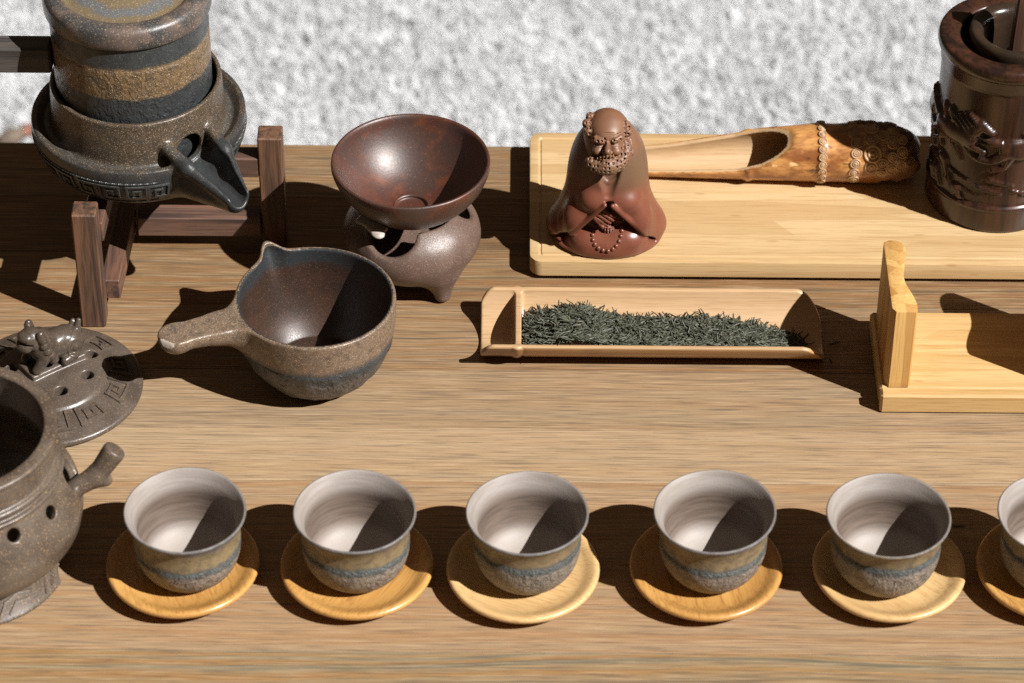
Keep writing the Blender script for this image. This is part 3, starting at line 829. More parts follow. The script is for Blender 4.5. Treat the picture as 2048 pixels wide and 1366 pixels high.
for a0 in (-1.75, -1.15, -0.55):
    lines = [np.stack([4.7 * (a0 + 0.5 * np.array(q)[:, 0]), 0.35 + np.array(q)[:, 1]], -1) for q in ([(0.05, 0.0), (0.25, 0.55), (0.6, 0.75), (0.95, 0.5)], [(0.3, 0.05), (0.5, 0.4), (0.8, 0.3)])]
    V, Q, T = strips(lines, 0.14, lambda u, v, h: np.stack([(5.22 - 0.70 * v + h) * np.cos(u / 4.7), (5.22 - 0.70 * v + h) * np.sin(u / 4.7), v], -1), 0.05, 0.15)
    mk('foot_scroll', mesh_np('foot_scroll', V, Q, None, burn_mat, False), burner)

LC = at(100, 755, 1.0); LC[2] = 0
lid_clay = mat_clay('burner lid clay', (0.086, 0.068, 0.055), (0.055, 0.042, 0.033), (0.28, 0.17, 0.09), 0.5, 0.32, 0.25, 1.1)
LPR = [(0, 0.55), (4.3, 0.3), (4.7, 0.0), (4.95, 0.05), (5.10, 0.28), (5.05, 0.48), (4.85, 0.62), (4.55, 0.74), (3.8, 1.0), (3.25, 1.16), (3.1, 1.30), (2.9, 1.36), (2.2, 1.46), (0, 1.56)]
lpz = smooth_poly(LPR, 6); lpi = np.argmax(lpz[:, 0])
lr_, lzz = lpz[lpi:, 0][::-1], lpz[lpi:, 1][::-1]
def lidz(r): return np.interp(r, lr_, lzz)
pa = math.radians(38)
pu = np.array((math.cos(pa), math.sin(pa), 0)); pv = np.array((-pu[1], pu[0], 0))
hol = [at(182, 706, 1.45) - LC, at(174, 748, 1.5) - LC, at(122, 783, 1.4) - LC]
hol = hol + [h * np.array((-1, -1, 1)) for h in hol] + [np.array((-1.2, 2.2, 1.4))]
def f_lid(p):
    r, th = lat(p); z = p[:, 2]
    d = np.maximum((z - lidz(r)) * 0.9, np.interp(r, [0, 4.3, 4.7, 5.2], [0.55, 0.3, 0.0, 0.25]) - z)
    d = smax(d, r - 5.1, 0.25)
    d = smin(d, np.hypot(r - 4.98, z - 0.36) - 0.2, 0.12)
    d = smin(d, obox(p, (0.10, 0.75, 1.5), np.array((pu, pv, (0, 0, 1))), (1.75, 0.85, 0.32), 0.08), 0.1)
    for c in hol:
        d = smax(d, -(np.hypot(p[:, 0] - c[0], p[:, 1] - c[1]) - 0.36), 0.06)
    return d
blid = thing('burner_lid', 'clay burner lid with crouching lion knob and pierced holes lying on the table', 'lid', LC)
mk('disc', net('disc', f_lid, (-5.5, -5.5, -0.2), (5.5, 5.5, 2.2), 0.09, [lid_clay]), blid)
# crouching lion knob
lion_o = np.array((0.10, 0.75, 1.80))
def f_lion(p):
    q = np.stack([p @ -pu, p @ pv, p[:, 2]], -1)      # q.x towards the head
    q[:, 1] *= 1
    d = ell(q, (-0.35, 0, 0.75), (1.25, 0.75, 0.72))
    d = smin(d, ell(q, (-1.0, -0.35, 0.62), (0.62, 0.45, 0.62)), 0.15)
    d = smin(d, ell(q, (-1.0, 0.35, 0.62), (0.62, 0.45, 0.62)), 0.15)
    d = smin(d, ell(q, (0.55, 0, 1.05), (0.72, 0.85, 0.85)), 0.2)
    d = smin(d, ell(q, (1.05, 0, 1.60), (0.62, 0.62, 0.58)), 0.12)
    d = smin(d, ell(q, (1.48, 0, 1.38), (0.36, 0.50, 0.30)), 0.08)
    d = smin(d, ell(q, (1.40, 0, 1.86), (0.34, 0.42, 0.24)), 0.06)
    for s in (-1, 1):
        d = smin(d, cap(q, (0.7, 0.62 * s, 0.7), (1.2, 0.55 * s, 0.12), 0.28, 0.24), 0.1)
        d = smin(d, cap(q, (-0.9, 0.72 * s, 0.2), (-0.3, 0.78 * s, 0.15), 0.22), 0.08)
        d = smin(d, ell(q, (0.80, 0.58 * s, 1.95), (0.24, 0.18, 0.28)), 0.06)
        d = smin(d, ell(q, (1.42, 0.32 * s, 1.80), (0.15, 0.15, 0.15)), 0.04)
        for k in range(5):
            a = k * 0.55
            d = smin(d, ell(q, (0.45 + 0.3 * math.cos(a), (0.62 + 0.12 * math.sin(a)) * s, 1.75 - 0.32 * k), (0.26, 0.22, 0.22)), 0.03)
    d = smin(d, cap(q, (-1.45, 0, 0.7), (-1.75, 0.1, 1.35), 0.26, 0.14), 0.1)
    d = smin(d, ell(q, (-1.55, 0.35, 1.1), (0.22, 0.16, 0.30)), 0.05)
    sl = np.abs(q[:, 2] - 1.60 - 0.10 * (q[:, 0] - 1.3)) - 0.05
    d = smax(d, -np.maximum(sl, 1.25 - q[:, 0]), 0.04)
    r = np.linalg.norm(q[:, :] - np.array((-1.0, -0.75, 0.62)), axis=1)
    d = d - 0.03 * np.sin(r * 18) * (r < 0.55)
    return np.maximum(d + 0.02 * vnoise(q * 5), -q[:, 2] + 0.0)
lion_mat = mat_clay('lion clay', (0.062, 0.047, 0.036), (0.042, 0.031, 0.024), (0.25, 0.17, 0.10), 0.35, 0.28, 0.08, 1.3)
mk('lion_knob', net('lion_knob', f_lion, (-2.4, -2.4, -0.05), (2.4, 2.4, 2.6), 0.055, [lion_mat]), blid, lion_o, (0, 0, 0)).scale = (1.12, 1.12, 1.25)
for k in range(11):
    a0 = -2.75 + k * 0.571
    lines = []
    for ln in KEY:
        q = np.asarray(ln); q = q if k % 2 else np.stack([1 - q[:, 0], q[:, 1]], -1)
        lines.append(np.stack([(a0 + q[:, 0] * 0.40) * 3.8, 3.38 + q[:, 1] * 1.05], -1))
        q2 = q * 0.0 + q
    V, Q, T = strips(lines, 0.17, lambda u, v, h: np.stack([v * np.cos(u / 3.8), v * np.sin(u / 3.8), lidz(v) + h], -1), 0.11)
    mk('fret', mesh_np('fret', V, Q, None, lid_clay, False), blid)

# ------------------------------------------------------------------ bamboo board
BT = 1.40
board_mat = mat_bamboo('board bamboo', (0.57, 0.41, 0.222), (0.37, 0.22, 0.088), 0, 0.42, 0.1, 0.85, 1.0, vmix=0.65, rib=0.75)
x0, x1, y0, y1 = 1.0, 40.0, 5.62, 18.35
bcx, bcy = (x0 + x1) / 2, (y0 + y1) / 2
board = thing('bamboo_board', 'pale bamboo serving board with rounded corners under the clay figurine', 'board', (bcx, bcy, 0))
def rr_poly(hx, hy, r, n=8):
    out = []
    for cx, cy, a in ((hx - r, hy - r, 0), (-hx + r, hy - r, 90), (-hx + r, -hy + r, 180), (hx - r, -hy + r, 270)):
        for k in range(n + 1):
            t = math.radians(a + 90 * k / n); out.append((cx + r * math.cos(t), cy + r * math.sin(t)))
    return np.array(out)
hx, hy = (x1 - x0) / 2, (y1 - y0) / 2
rings = [(0.06, 0.30), (0.0, 0.36), (0.0, 1.34), (0.02, 1.385), (0.07, BT), (0.52, BT), (0.58, BT - 0.06), (0.66, BT - 0.07), (0.72, BT - 0.003)]
rv = [np.c_[rr_poly(hx - i, hy - i, max(0.75 - i, 0.15)), np.full(36, z)] for i, z in rings]
V = np.vstack(rv); q = []
for k in range(len(rings) - 1):
    for j in range(36): q.append((k * 36 + j, k * 36 + (j + 1) % 36, (k + 1) * 36 + (j + 1) % 36, (k + 1) * 36 + j))
me = bpy.data.meshes.new('slab')
me.from_pydata([tuple(c * S for c in v) for v in V], [], q + [tuple(range(35, -1, -1)), tuple(range(len(V) - 36, len(V)))])
me.materials.append(board_mat)
for p_ in me.polygons: p_.use_smooth = True
me.set_sharp_from_angle(angle=math.radians(35))
mk('slab', me, board)
rub = mat_clay('rubber foot', (0.02, 0.02, 0.02), (0.02, 0.02, 0.02), (0.02, 0.02, 0.02), 0)
for sx in (-1, 1):
    for sy in (-1, 1):
        mk('rubber_foot', lathe('rubber_foot', [(0, 0.0), (0.7, 0.0), (0.7, 0.0), (0.7, 0.3), (0.7, 0.3), (0, 0.3)], [rub], 24, 1), board, (sx * (hx - 1.8), sy * (hy - 1.6), 0.001))

# ------------------------------------------------------------------ seated monk figurine of clay
FO = np.array((5.55, 8.15, BT + 0.002))
_vu = np.array((0, math.sin(math.radians(38.5)), math.cos(math.radians(38.5))))
_vf = np.array((0, -math.cos(math.radians(38.5)), math.sin(math.radians(38.5))))
HC = np.array((-0.18, -0.55, 7.86))
def fp(px, py, s):
    """a spot on the head: s centimetres in front of the skull's middle plane facing the viewer"""
    return HC + np.array(((px - 1205) / 35.5, 0, 0)) - _vu * (py - 259) / 35.5 + _vf * s
def bumps(q, c, r):
    return ell(q, c, r)
hair_pts = [fp(1163, 240, 0.75), fp(1166, 256, 0.85), fp(1243, 243, 0.75), fp(1246, 256, 0.8), fp(1170, 226, 0.5)]
beard = [(fp(1172, 318, 0.75), 0.36), (fp(1182, 326, 0.85), 0.40), (fp(1197, 330, 0.95), 0.42), (fp(1213, 329, 0.95), 0.44), (fp(1228, 320, 0.85), 0.44), (fp(1239, 306, 0.7), 0.40), (fp(1244, 291, 0.6), 0.34), (fp(1241, 280, 0.6), 0.26), (fp(1205, 322, 1.1), 0.36)]
brows = [(fp(1180, 272, 1.33), fp(1192, 277, 1.42)), (fp(1219, 275, 1.40), fp(1230, 268, 1.25))]
def pits(p, cell, rad):
    c = np.floor(p / cell)
    j = np.stack([hash3(c, k) for k in (0., 1., 2.)], -1)
    ctr = (c + 0.32 + 0.36 * j) * cell
    return np.linalg.norm(p - ctr, axis=1) - rad
MZ = [0.0, 0.25, 0.7, 1.2, 2.0, 3.0, 4.0, 5.0, 6.0, 6.8, 7.5, 8.1, 8.6, 9.0]
MW = [3.25, 3.5, 3.62, 3.5, 3.0, 2.58, 2.40, 2.34, 2.18, 1.92, 1.50, 0.95, 0.2, 0.02]
MD = [2.2, 2.25, 2.3, 2.3, 2.25, 2.2, 2.15, 2.05, 1.9, 1.70, 1.38, 0.9, 0.2, 0.02]
mzs = np.linspace(0, 9, 90); mws = np.convolve(np.pad(np.interp(mzs, MZ, MW), 4, 'edge'), np.ones(9) / 9, 'valid'); mds = np.convolve(np.pad(np.interp(mzs, MZ, MD), 4, 'edge'), np.ones(9) / 9, 'valid')
def f_robe(p):
    x, y, z = p[:, 0], p[:, 1], p[:, 2]
    W = np.interp(z, mzs, mws); D = np.interp(z, mzs, mds)
    yy = y - 0.30
    d = (np.hypot((x + 0.05) / W, yy / D) - 1) * np.minimum(W, D) * 0.85
    d = np.maximum(d, z - 8.45)
    # soft bulges of the forearms under the sleeves
    d = smin(d, ell(p, (-0.90, -1.36, 3.75), (0.80, 0.66, 0.70)), 0.45)
    d = smin(d, ell(p, (0.95, -1.26, 3.55), (0.88, 0.72, 0.72)), 0.45)
    d = smin(d, ell(p, (1.75, -1.2, 2.0), (0.8, 0.7, 1.2)), 0.6)
    d = smin(d, ell(p, (-1.85, -1.15, 2.1), (0.8, 0.7, 1.2)), 0.6)
    # below the slanting hems the robe steps back to the lap
    hemL = (-0.30 - x) * 0.70 - (3.95 - z) * 0.58            # >0 outside the left hem
    hemR = (x - 0.20) * 0.72 - (3.9 - z) * 0.56
    tri = np.maximum(hemL, hemR)
    tri = np.maximum(tri, z - 3.9)
    depth = 0.55
    inset = d + depth
    reg = np.maximum(tri, y + 0.2)
    d = smax(d, -np.maximum(reg, -inset), 0.14)
    # hem edges stand a little proud
    for a, b in (((-0.25, -2.10, 3.85), (-2.1, -1.6, 1.4)), ((0.20, -2.10, 3.8), (2.1, -1.55, 1.4))):
        d = smin(d, cap(p, a, b, 0.13, 0.17), 0.18)
    # lap: crossed knees under the skirt
    lap = ell(p, (-0.9, -1.05, 0.62), (1.45, 1.20, 0.95))
    lap = smin(lap, ell(p, (0.95, -1.05, 0.72), (1.45, 1.20, 1.08)), 0.2)
    lap = smin(lap, ell(p, (0.1, -1.25, 0.55), (1.5, 1.15, 0.95)), 0.25)
    lap = smin(lap, ell(p, (0.0, -0.55, 0.25), (3.05, 1.78, 0.42)), 0.35)
    d = smin(d, lap, 0.24)
    # chest opening between the lapels
    d = smax(d, -cap(p, (-0.05, -1.75, 6.2), (-0.02, -2.02, 4.45), 0.85, 0.34), 0.12)
    d = smin(d, ell(p, (-0.02, -0.75, 5.2), (0.85, 0.55, 1.1)), 0.08)
    d = smin(d, cap(p, (-0.60, -1.22, 5.35), (-0.12, -1.36, 4.95), 0.13), 0.10)
    d = smin(d, cap(p, (0.45, -1.28, 5.3), (0.02, -1.38, 4.98), 0.12), 0.08)
    d = smax(d, -cap(p, (0.42, -1.75, 5.9), (0.40, -1.90, 4.9), 0.12, 0.10), 0.10)
    d = smax(d, -cap(p, (1.2, -1.72, 4.95), (1.95, -1.35, 4.75), 0.06, 0.03), 0.18)
    d = smax(d, -cap(p, (0.30, -2.15, 4.55), (0.05, -2.35, 4.05), 0.06, 0.05), 0.15)
    # the hollow behind the hands
    d = smax(d, -ell(p, (-0.15, -2.35, 2.55), (0.55, 0.75, 0.70)), 0.12)
    return np.maximum(d, -z)
def f_head(p):
    hd = ell(p, HC, (1.36, 1.42, 1.52))
    hd = smin(hd, ell(p, HC + np.array((0.02, -0.55, -0.75)), (1.02, 1.10, 1.25)), 0.5)
    hd = smin(hd, ell(p, fp(1205, 261, 1.02), (0.70, 0.5, 0.46)), 0.35)
    for cy_, w_ in ((261, 12), (265, 13), (269, 12), (272.5, 9)):
        hd = smax(hd, -cap(p, fp(1205 - w_, cy_ + 0.5, 1.57), fp(1205 + w_, cy_ - 1.0, 1.55), 0.04), 0.05)
    hd = smin(hd, cap(p, fp(1204, 279, 1.36), fp(1204, 295, 1.62), 0.11, 0.18), 0.10)
    hd = smin(hd, ell(p, fp(1204, 297, 1.64), (0.20, 0.22, 0.19)), 0.06)
    for sx in (-1, 1):
        hd = smax(hd, -ell(p, fp(1204 + sx * 14, 282, 1.60), (0.36, 0.30, 0.17)), 0.06)
        hd = smin(hd, ell(p, fp(1204 + sx * 15, 283.5, 1.14), (0.26, 0.22, 0.13)), 0.03)
        hd = smax(hd, -cap(p, fp(1204 + sx * 9, 285.5, 1.42), fp(1204 + sx * 22, 285, 1.28), 0.04), 0.03)
        hd = smin(hd, ell(p, fp(1204 + sx * 7, 299, 1.50), (0.13, 0.14, 0.11)), 0.05)
        hd = smin(hd, ell(p, fp(1204 + sx * 18, 295, 1.08), (0.32, 0.32, 0.27)), 0.16)
        hd = smax(hd, -cap(p, fp(1204 + sx * 9, 297, 1.66), fp(1204 + sx * 17, 304, 1.46), 0.05), 0.06)
    mo = np.minimum(cap(p, fp(1202, 305, 1.46), fp(1187, 312, 1.18), 0.14, 0.11), cap(p, fp(1206, 305, 1.46), fp(1222, 311, 1.18), 0.14, 0.11))
    mo = mo + 0.04 * np.sin(p[:, 0] * 34)
    hd = smin(hd, mo, 0.04)
    bw = np.min([cap(p, a, b, 0.20) for a, b in brows], axis=0)
    hd = smin(hd, bw, 0.06)
    hd = smax(hd, -cap(p, fp(1197, 312.5, 1.46), fp(1213, 313, 1.46), 0.055), 0.05)
    bd = None
    for c, r in beard:
        e = np.linalg.norm(p - c, axis=1) - r
        bd = e if bd is None else smin(bd, e, 0.3)
    hd = smin(hd, bd, 0.1)
    hr = np.min([np.linalg.norm(p - c, axis=1) - 0.28 for c in hair_pts], axis=0)
    hd = smin(hd, hr, 0.10)
    m_ = np.minimum(np.minimum(bd, hr), bw + 0.03)
    hd = np.where(m_ < 0.14, smax(hd, -pits(p, 0.22, 0.082), 0.03), hd)
    hd = smin(hd, cap(p, fp(1251, 272, 0.30), fp(1254, 298, 0.25), 0.15, 0.20), 0.06)
    hd = smax(hd, -cap(p, fp(1251, 276, 0.52), fp(1254, 292, 0.50), 0.06), 0.05)
    return hd
def f_monk(p): return np.minimum(f_robe(p), f_head(p))
m = Mat('figurine clay')
xs = m.xyz()
n1 = m.noise(m.coords((1, 1, 1)), 0.7, 4)
zz = m.math('ADD', xs[2], m.math('MULTIPLY', m.math('SUBTRACT', n1, 0.5), 1.6))
zz = m.math('ADD', zz, m.math('MULTIPLY', xs[0], 0.25))
c = m.mix(m.rng(zz, 4.2, 5.6), (0.155, 0.050, 0.029), (0.125, 0.070, 0.038))
c = m.mix(m.rng(zz, 6.6, 7.6), c, (0.165, 0.078, 0.040))
c = m.mix(m.rng(n1, 0.45, 0.7, 0, 0.4), c, (0.115, 0.042, 0.028))
n2 = m.noise(m.coords((1, 1, 1)), 18, 3, 0.7)
c = m.mix(m.math('MULTIPLY', speck(m, 30, 0.58, 0.7), 0.25), c, (0.3, 0.2, 0.12))
monk_mat = m.done(c, m.rng(xs[2], 2.0, 6.5, 0.30, 0.48), m.bump(n2, 0.06, 0.03), spec=0.5)
monk = thing('monk_figurine', 'bearded bald monk figurine of red brown clay seated on the bamboo board', 'figurine', FO)
mk('robe', net('robe', f_robe, (-4.0, -3.2, -0.1), (4.1, 3.0, 9.2), 0.065, [monk_mat]), monk)
mk('head', net('head', f_head, (-2.2, -3.6, 5.6), (2.2, 1.2, 9.7), 0.035, [monk_mat]), monk)
# folded hand: four fingers over the back of a palm, thumb tucked beneath
hc = hit(f_monk, FO, 1209, 432)
def f_hand(p):
    d = ell(p, (-0.16, 0.14, 0.10), (0.46, 0.34, 0.48))
    for k, ln in enumerate((0.92, 1.0, 0.96, 0.8)):
        a = np.array((-0.02 - 0.11 * k, -0.16, 0.40 - 0.155 * k)); b = a + np.array((0.30, -0.10, -0.17)) * ln; c_ = b + np.array((0.20, 0.06, -0.20)) * ln
        d = smin(d, smin(cap(p, a - np.array((0.20, -0.10, -0.10)), b, 0.088, 0.092), cap(p, b, c_, 0.09, 0.072), 0.02), 0.02)
    return smin(d, cap(p, (-0.42, -0.12, -0.1), (-0.08, -0.28, -0.45), 0.11, 0.09), 0.04)
mk('hand', net('hand', f_hand, (-0.9, -0.8, -0.8), (0.9, 0.7, 0.9), 0.035, [monk_mat]), monk, hc + _vf * 0.30 + np.array((0.0, 0, 0.05))).scale = (1.3, 1.3, 1.3)
bc = hit(f_monk, FO, 1216, 455)
def f_cuff(p):
    d = ell(p, (0, 0, 0), (0.42, 0.35, 0.36))
    gx = np.abs(np.mod(p[:, 0] + 0.02, 0.17) - 0.085) - 0.022
    gz = np.abs(np.mod(p[:, 2], 0.15) - 0.075) - 0.022
    return smax(d, -np.maximum(np.minimum(gx, gz), -d - 0.07), 0.02)
mk('cuff', net('cuff', f_cuff, (-0.6, -0.6, -0.6), (0.6, 0.6, 0.6), 0.04, [monk_mat]), monk, bc + _vf * 0.05)
bead_me = lathe('bead', [(0, -0.135), (0.08, -0.11), (0.135, 0), (0.08, 0.11), (0, 0.135)], [monk_mat], 14, 3)
arc = smooth_poly([(1192, 452), (1186, 466), (1186, 480), (1193, 493), (1206, 501), (1221, 501), (1234, 490), (1241, 475), (1244, 460), (1242, 447)], 6)
acc = 0; last = None
for p_ in arc:
    if last is None or np.hypot(*(p_ - last)) > 8.6:
        last = p_; h_ = hit(f_monk, FO, p_[0], p_[1])
        mk('bead', bead_me, monk, h_ + np.array((0, 0.02, -0.01)))

# ------------------------------------------------------------------ carved bamboo tea scoop behind the figurine
so = np.array((18.4, 14.25, BT + 0.002))
SX = np.array([-14.5, -12, -9, -6, -4.2, -2.6, -0.6, 0.0, 0.6, 2.2, 3.4, 4.4, 5.4, 6.2]); SRr = np.array([0.85, 0.98, 1.16, 1.42, 1.58, 1.62, 1.74, 1.80, 1.74, 1.82, 1.80, 1.68, 1.42, 1.0])
sxs = np.linspace(-14.5, 6.2, 120); srs = np.interp(sxs, SX, SRr); srs = np.convolve(np.pad(srs, 3, 'edge'), np.ones(7) / 7, 'valid')
open_dir = np.array((0, -0.30, 0.954))
def scoop_axis(x): return 0.02 * (x + 4) * 0, np.interp(x, sxs, srs)
def f_scoop(p):
    x = p[:, 0]; R = np.interp(x, sxs, srs)
    zc = 1.80 * 0 + R * 0.96 + np.clip((x - 3.5), 0, 3) * 0.15
    ax_y = -0.02 * x
    yy = p[:, 1] - ax_y; zz_ = p[:, 2] - zc
    r = np.hypot(yy, zz_)
    th = np.arctan2(zz_, yy)
    d = (r - R) * 0.95
    for xn in (-4.3, 0.0):
        d = d - 0.09 * np.exp(-((x - xn) / 0.22) ** 2)
    d = smax(d, x - 6.0, 0.7)
    d = smax(d, -14.3 - x, 0.4)
    lump = vnoise(p * np.array((1.5, 1.7, 1.7))) * 0.25 * np.clip((x - 2.6) * 1.2, 0, 1)
    d = d - lump
    inner = np.maximum(r - R + 0.32, x + 0.9)
    d = smax(d, -inner, 0.06)
    up = yy * open_dir[1] + zz_ * open_dir[2]
    sid = yy * open_dir[2] - zz_ * open_dir[1]
    lvl = np.interp(x, [-14.5, -9, -5, -3.6, -2.6, -1.9, -1.5, -1.2], [-0.1, 0.0, 0.22, 0.62, 1.08, 1.45, 1.75, 3.0])
    cut = lvl - up
    d = smax(d, -cut, 0.10)
    return d
m = Mat('scoop bamboo')
xs = m.xyz()
f1 = m.noise(m.coords((0.25, 7, 7)), 1, 3, 0.6); f2 = m.noise(m.coords((0.5, 1, 1)), 0.8, 4, 0.65); f3 = m.noise(m.coords((0.6, 1.6, 1.6), loc=(4, 4, 2)), 0.9, 5, 0.65)
c = m.mix(m.rng(f1, 0.4, 0.7), (0.52, 0.26, 0.085), (0.40, 0.17, 0.05))
c = m.mix(m.rng(f2, 0.42, 0.62), c, (0.22, 0.078, 0.022))
c = m.mix(m.rng(f3, 0.55, 0.68), c, (0.075, 0.032, 0.016))
c = m.mix(m.rng(f3, 0.34, 0.28), c, (0.68, 0.47, 0.24))
c = m.mix(m.rng(xs[0], 2.6, 4.6), c, m.mix(m.rng(f2, 0.4, 0.6), (0.15, 0.075, 0.036), (0.26, 0.14, 0.07)))
scoop_mat = m.done(c, 0.40, m.bump(f1, 0.1, 0.03), coat=0.25, coat_r=0.2)
scoop_in = mat_bamboo('scoop inner bamboo', (0.47, 0.315, 0.17), (0.30, 0.165, 0.07), 0, 0.6, 0.0, 0.8, 0.4, knots=False)
def scoop_mf(c):
    R = np.interp(c[:, 0], sxs, srs); zc = R * 0.96 + np.clip((c[:, 0] - 3.5), 0, 3) * 0.15
    r = np.hypot(c[:, 1] + 0.02 * c[:, 0], c[:, 2] - zc)
    return ((r < R - 0.10) & (c[:, 0] < -0.5)).astype(int)
scoop = thing('bamboo_scoop', 'carved bamboo tea scoop with knobbly ringed end lying on the board', 'scoop', so)
scoop.rotation_euler[2] = math.radians(0.6)
mk('body', net('body', f_scoop, (-14.6, -2.3, -0.1), (6.6, 2.6, 4.5), 0.075, [scoop_mat, scoop_in], scoop_mf), scoop)
boss_mat = mat_clay('scoop carved ring', (0.46, 0.30, 0.165), (0.30, 0.17, 0.085), (0.10, 0.05, 0.025), 0.7, 0.5, 0.35, 2.0)
boss_mats = [boss_mat, mat_clay('scoop dark ring', (0.15, 0.075, 0.038), (0.10, 0.05, 0.026), (0.2, 0.12, 0.06), 0.5, 0.45, 0.3, 2.0)]
boss_prof = [(1.0, -0.35), (1.0, 0.10), (0.92, 0.22), (0.80, 0.24), (0.70, 0.14), (0.60, 0.15), (0.52, 0.28), (0.40, 0.30), (0.30, 0.24), (0.18, 0.34), (0, 0.38)]
boss_me = [lathe('boss', boss_prof, [mt], 18, 2) for mt in boss_mats]
def put_boss(x, ang, rad, mi, squash=1.0):
    """ang measured round the stick, 90 = top, 180 = towards the viewer"""
    a = math.radians(ang)
    R = float(np.interp(x, sxs, srs)); zc = R * 0.96 + max(x - 3.5, 0) * 0.15
    n = np.array((0, math.cos(a), math.sin(a)))
    if x > 3.2: n = n + np.array((0.28 * (x - 3.2) / 1.5, 0, 0)); n /= np.linalg.norm(n)
    lo_, hi_ = 0.2, 2.8
    p = np.array((x, -0.02 * x, zc)); dirn = np.array((0, math.cos(a), math.sin(a)))
    for _ in range(30):
        mm = (lo_ + hi_) / 2
        if f_scoop((p + dirn * mm)[None])[0] < 0: lo_ = mm
        else: hi_ = mm
    p = p + dirn * lo_
    o = mk('boss', boss_me[mi], scoop, p - n * 0.03)
    o.rotation_euler = Vector(n).to_track_quat('Z', 'Y').to_euler()
    o.scale = (rad, rad * squash, rad * 1.15)
rb = random.Random(4)
for k in range(11): put_boss(0.05, 62 + k * 15.2, 0.26, 0, 1.0)
for k in range(8): put_boss(2.0 + 0.08 * rb.uniform(-1, 1), 66 + k * 20, 0.36 + 0.03 * rb.uniform(-1, 1), 0, 0.95)
for k, (x, a, r) in enumerate([(2.95, 172, 0.40), (3.0, 146, 0.52), (2.95, 117, 0.42), (3.0, 94, 0.42), (3.55, 190, 0.34), (3.6, 165, 0.36), (3.65, 133, 0.34), (3.65, 107, 0.38), (3.6, 82, 0.40), (4.2, 178, 0.38),
                               (4.2, 152, 0.30), (4.25, 122, 0.40), (4.2, 92, 0.36), (4.2, 66, 0.38), (4.75, 172, 0.34), (4.8, 142, 0.36), (4.8, 112, 0.34), (4.8, 84, 0.34), (5.3, 160, 0.30), (5.35, 125, 0.30), (5.3, 92, 0.3), (3.0, 70, 0.40), (2.4, 60, 0.4)]):
    put_boss(x, a, r * 1.08, 1 if (x > 5.2 or a < 90) else 0)

# ------------------------------------------------------------------ carved dark wood tool holder
po = np.array((28.75, 12.55, BT + 0.002))
def seg_d(u, v, a, b, ra, rb=None):
    rb = ra if rb is None else rb
    ax_, ay_ = b[0] - a[0], b[1] - a[1]
    t = np.clip(((u - a[0]) * ax_ + (v - a[1]) * ay_) / (ax_ * ax_ + ay_ * ay_), 0, 1)
    return np.hypot(u - a[0] - t * ax_, v - a[1] - t * ay_) - (ra + (rb - ra) * t)
def horse(u, v, ox, oy, k=1.0, flip=1):
    """height of a galloping horse in relief"""
    x = (u - ox) / k * flip; y = (v - oy) / k
    parts = [((-1.0, 0.0), (0.75, 0.1), 0.62, 0.70, 0.42), ((0.8, 0.3), (1.55, 1.05), 0.50, 0.34, 0.38), ((1.5, 1.1), (2.15, 0.75), 0.34, 0.20, 0.36),
             ((0.9, -0.3), (1.75, -0.55), 0.30, 0.20, 0.32), ((1.75, -0.55), (1.55, -1.15), 0.19, 0.13, 0.28), ((0.6, -0.4), (1.25, -1.0), 0.28, 0.17, 0.30), ((1.25, -1.0), (1.85, -1.15), 0.16, 0.12, 0.26),
             ((-1.1, -0.2), (-1.85, -0.75), 0.40, 0.22, 0.34), ((-1.85, -0.75), (-2.55, -0.85), 0.18, 0.12, 0.26), ((-0.9, -0.3), (-1.2, -1.05), 0.34, 0.18, 0.30), ((-1.2, -1.05), (-1.8, -1.35), 0.16, 0.11, 0.24),
             ((-1.5, 0.35), (-2.6, 0.65), 0.24, 0.10, 0.26), ((-1.5, 0.30), (-2.5, 0.25), 0.18, 0.08, 0.22)]
    for j in range(5):
        parts.append(((1.35 - 0.2 * j, 1.2 - 0.17 * j), (0.75 - 0.3 * j, 1.65 - 0.16 * j), 0.16, 0.06, 0.30))
    h = 0 * u
    for a, b, ra, rb_, hh in parts:
        d = seg_d(x, y, a, b, ra, rb_)
        e = np.clip(-d / max(ra, rb_), 0, 1)
        h = np.maximum(h, hh * k * np.sqrt(1 - (1 - e) ** 2))
    return h
def relief(u, v):
    """u along the wall in cm (0 faces the viewer), v height"""
    h = np.maximum.reduce([horse(u, v, 1.2, 6.1, 1.15), horse(u, v, -3.4, 6.4, 1.1), horse(u, v, 6.0, 6.6, 0.95), horse(u, v, -7.2, 6.2, 0.95), horse(u, v, 10.6, 6.2, 1.0)])
    n3 = vnoise(np.stack([u.ravel() * 1.3, v.ravel() * 1.3, u.ravel() * 0 + 2], -1)).reshape(u.shape)
    for j in range(26):                      # hatched ground strokes
        uu = -13 + j * 1.02 + 0.4 * math.sin(j * 3.1); vv = 3.2 + 0.75 * math.sin(j * 1.7) + 0.25 * math.cos(j * 5)
        d = seg_d(u, v, (uu, vv + 0.12), (uu + 1.45, vv - 0.22), 0.14, 0.07)
        h = np.maximum(h, 0.16 * np.sqrt(np.clip(-d / 0.12, 0, 1)))
    for j in range(14):                      # rocks on the far left
        uu = -5.8 + 0.22 * j; vv = 5.2 + 2.6 * math.sin(j * 2.3)
        d = seg_d(u, v, (uu, vv), (uu + 0.5, vv - 0.9), 0.36, 0.2)
        h = np.maximum(h, 0.30 * np.sqrt(np.clip(-d / 0.3, 0, 1)))
    return np.where(h > 0.02, h + 0.14 * n3 * np.clip(h * 6, 0, 1), 0)
def pot_disp(R, Z, T):
    u = np.angle(np.exp(1j * (T + math.pi / 2))) * 3.9
    on = (R > 3.6) & (Z > 2.0) & (Z < 9.8)
    return R + np.where(on, relief(u, Z), 0), Z
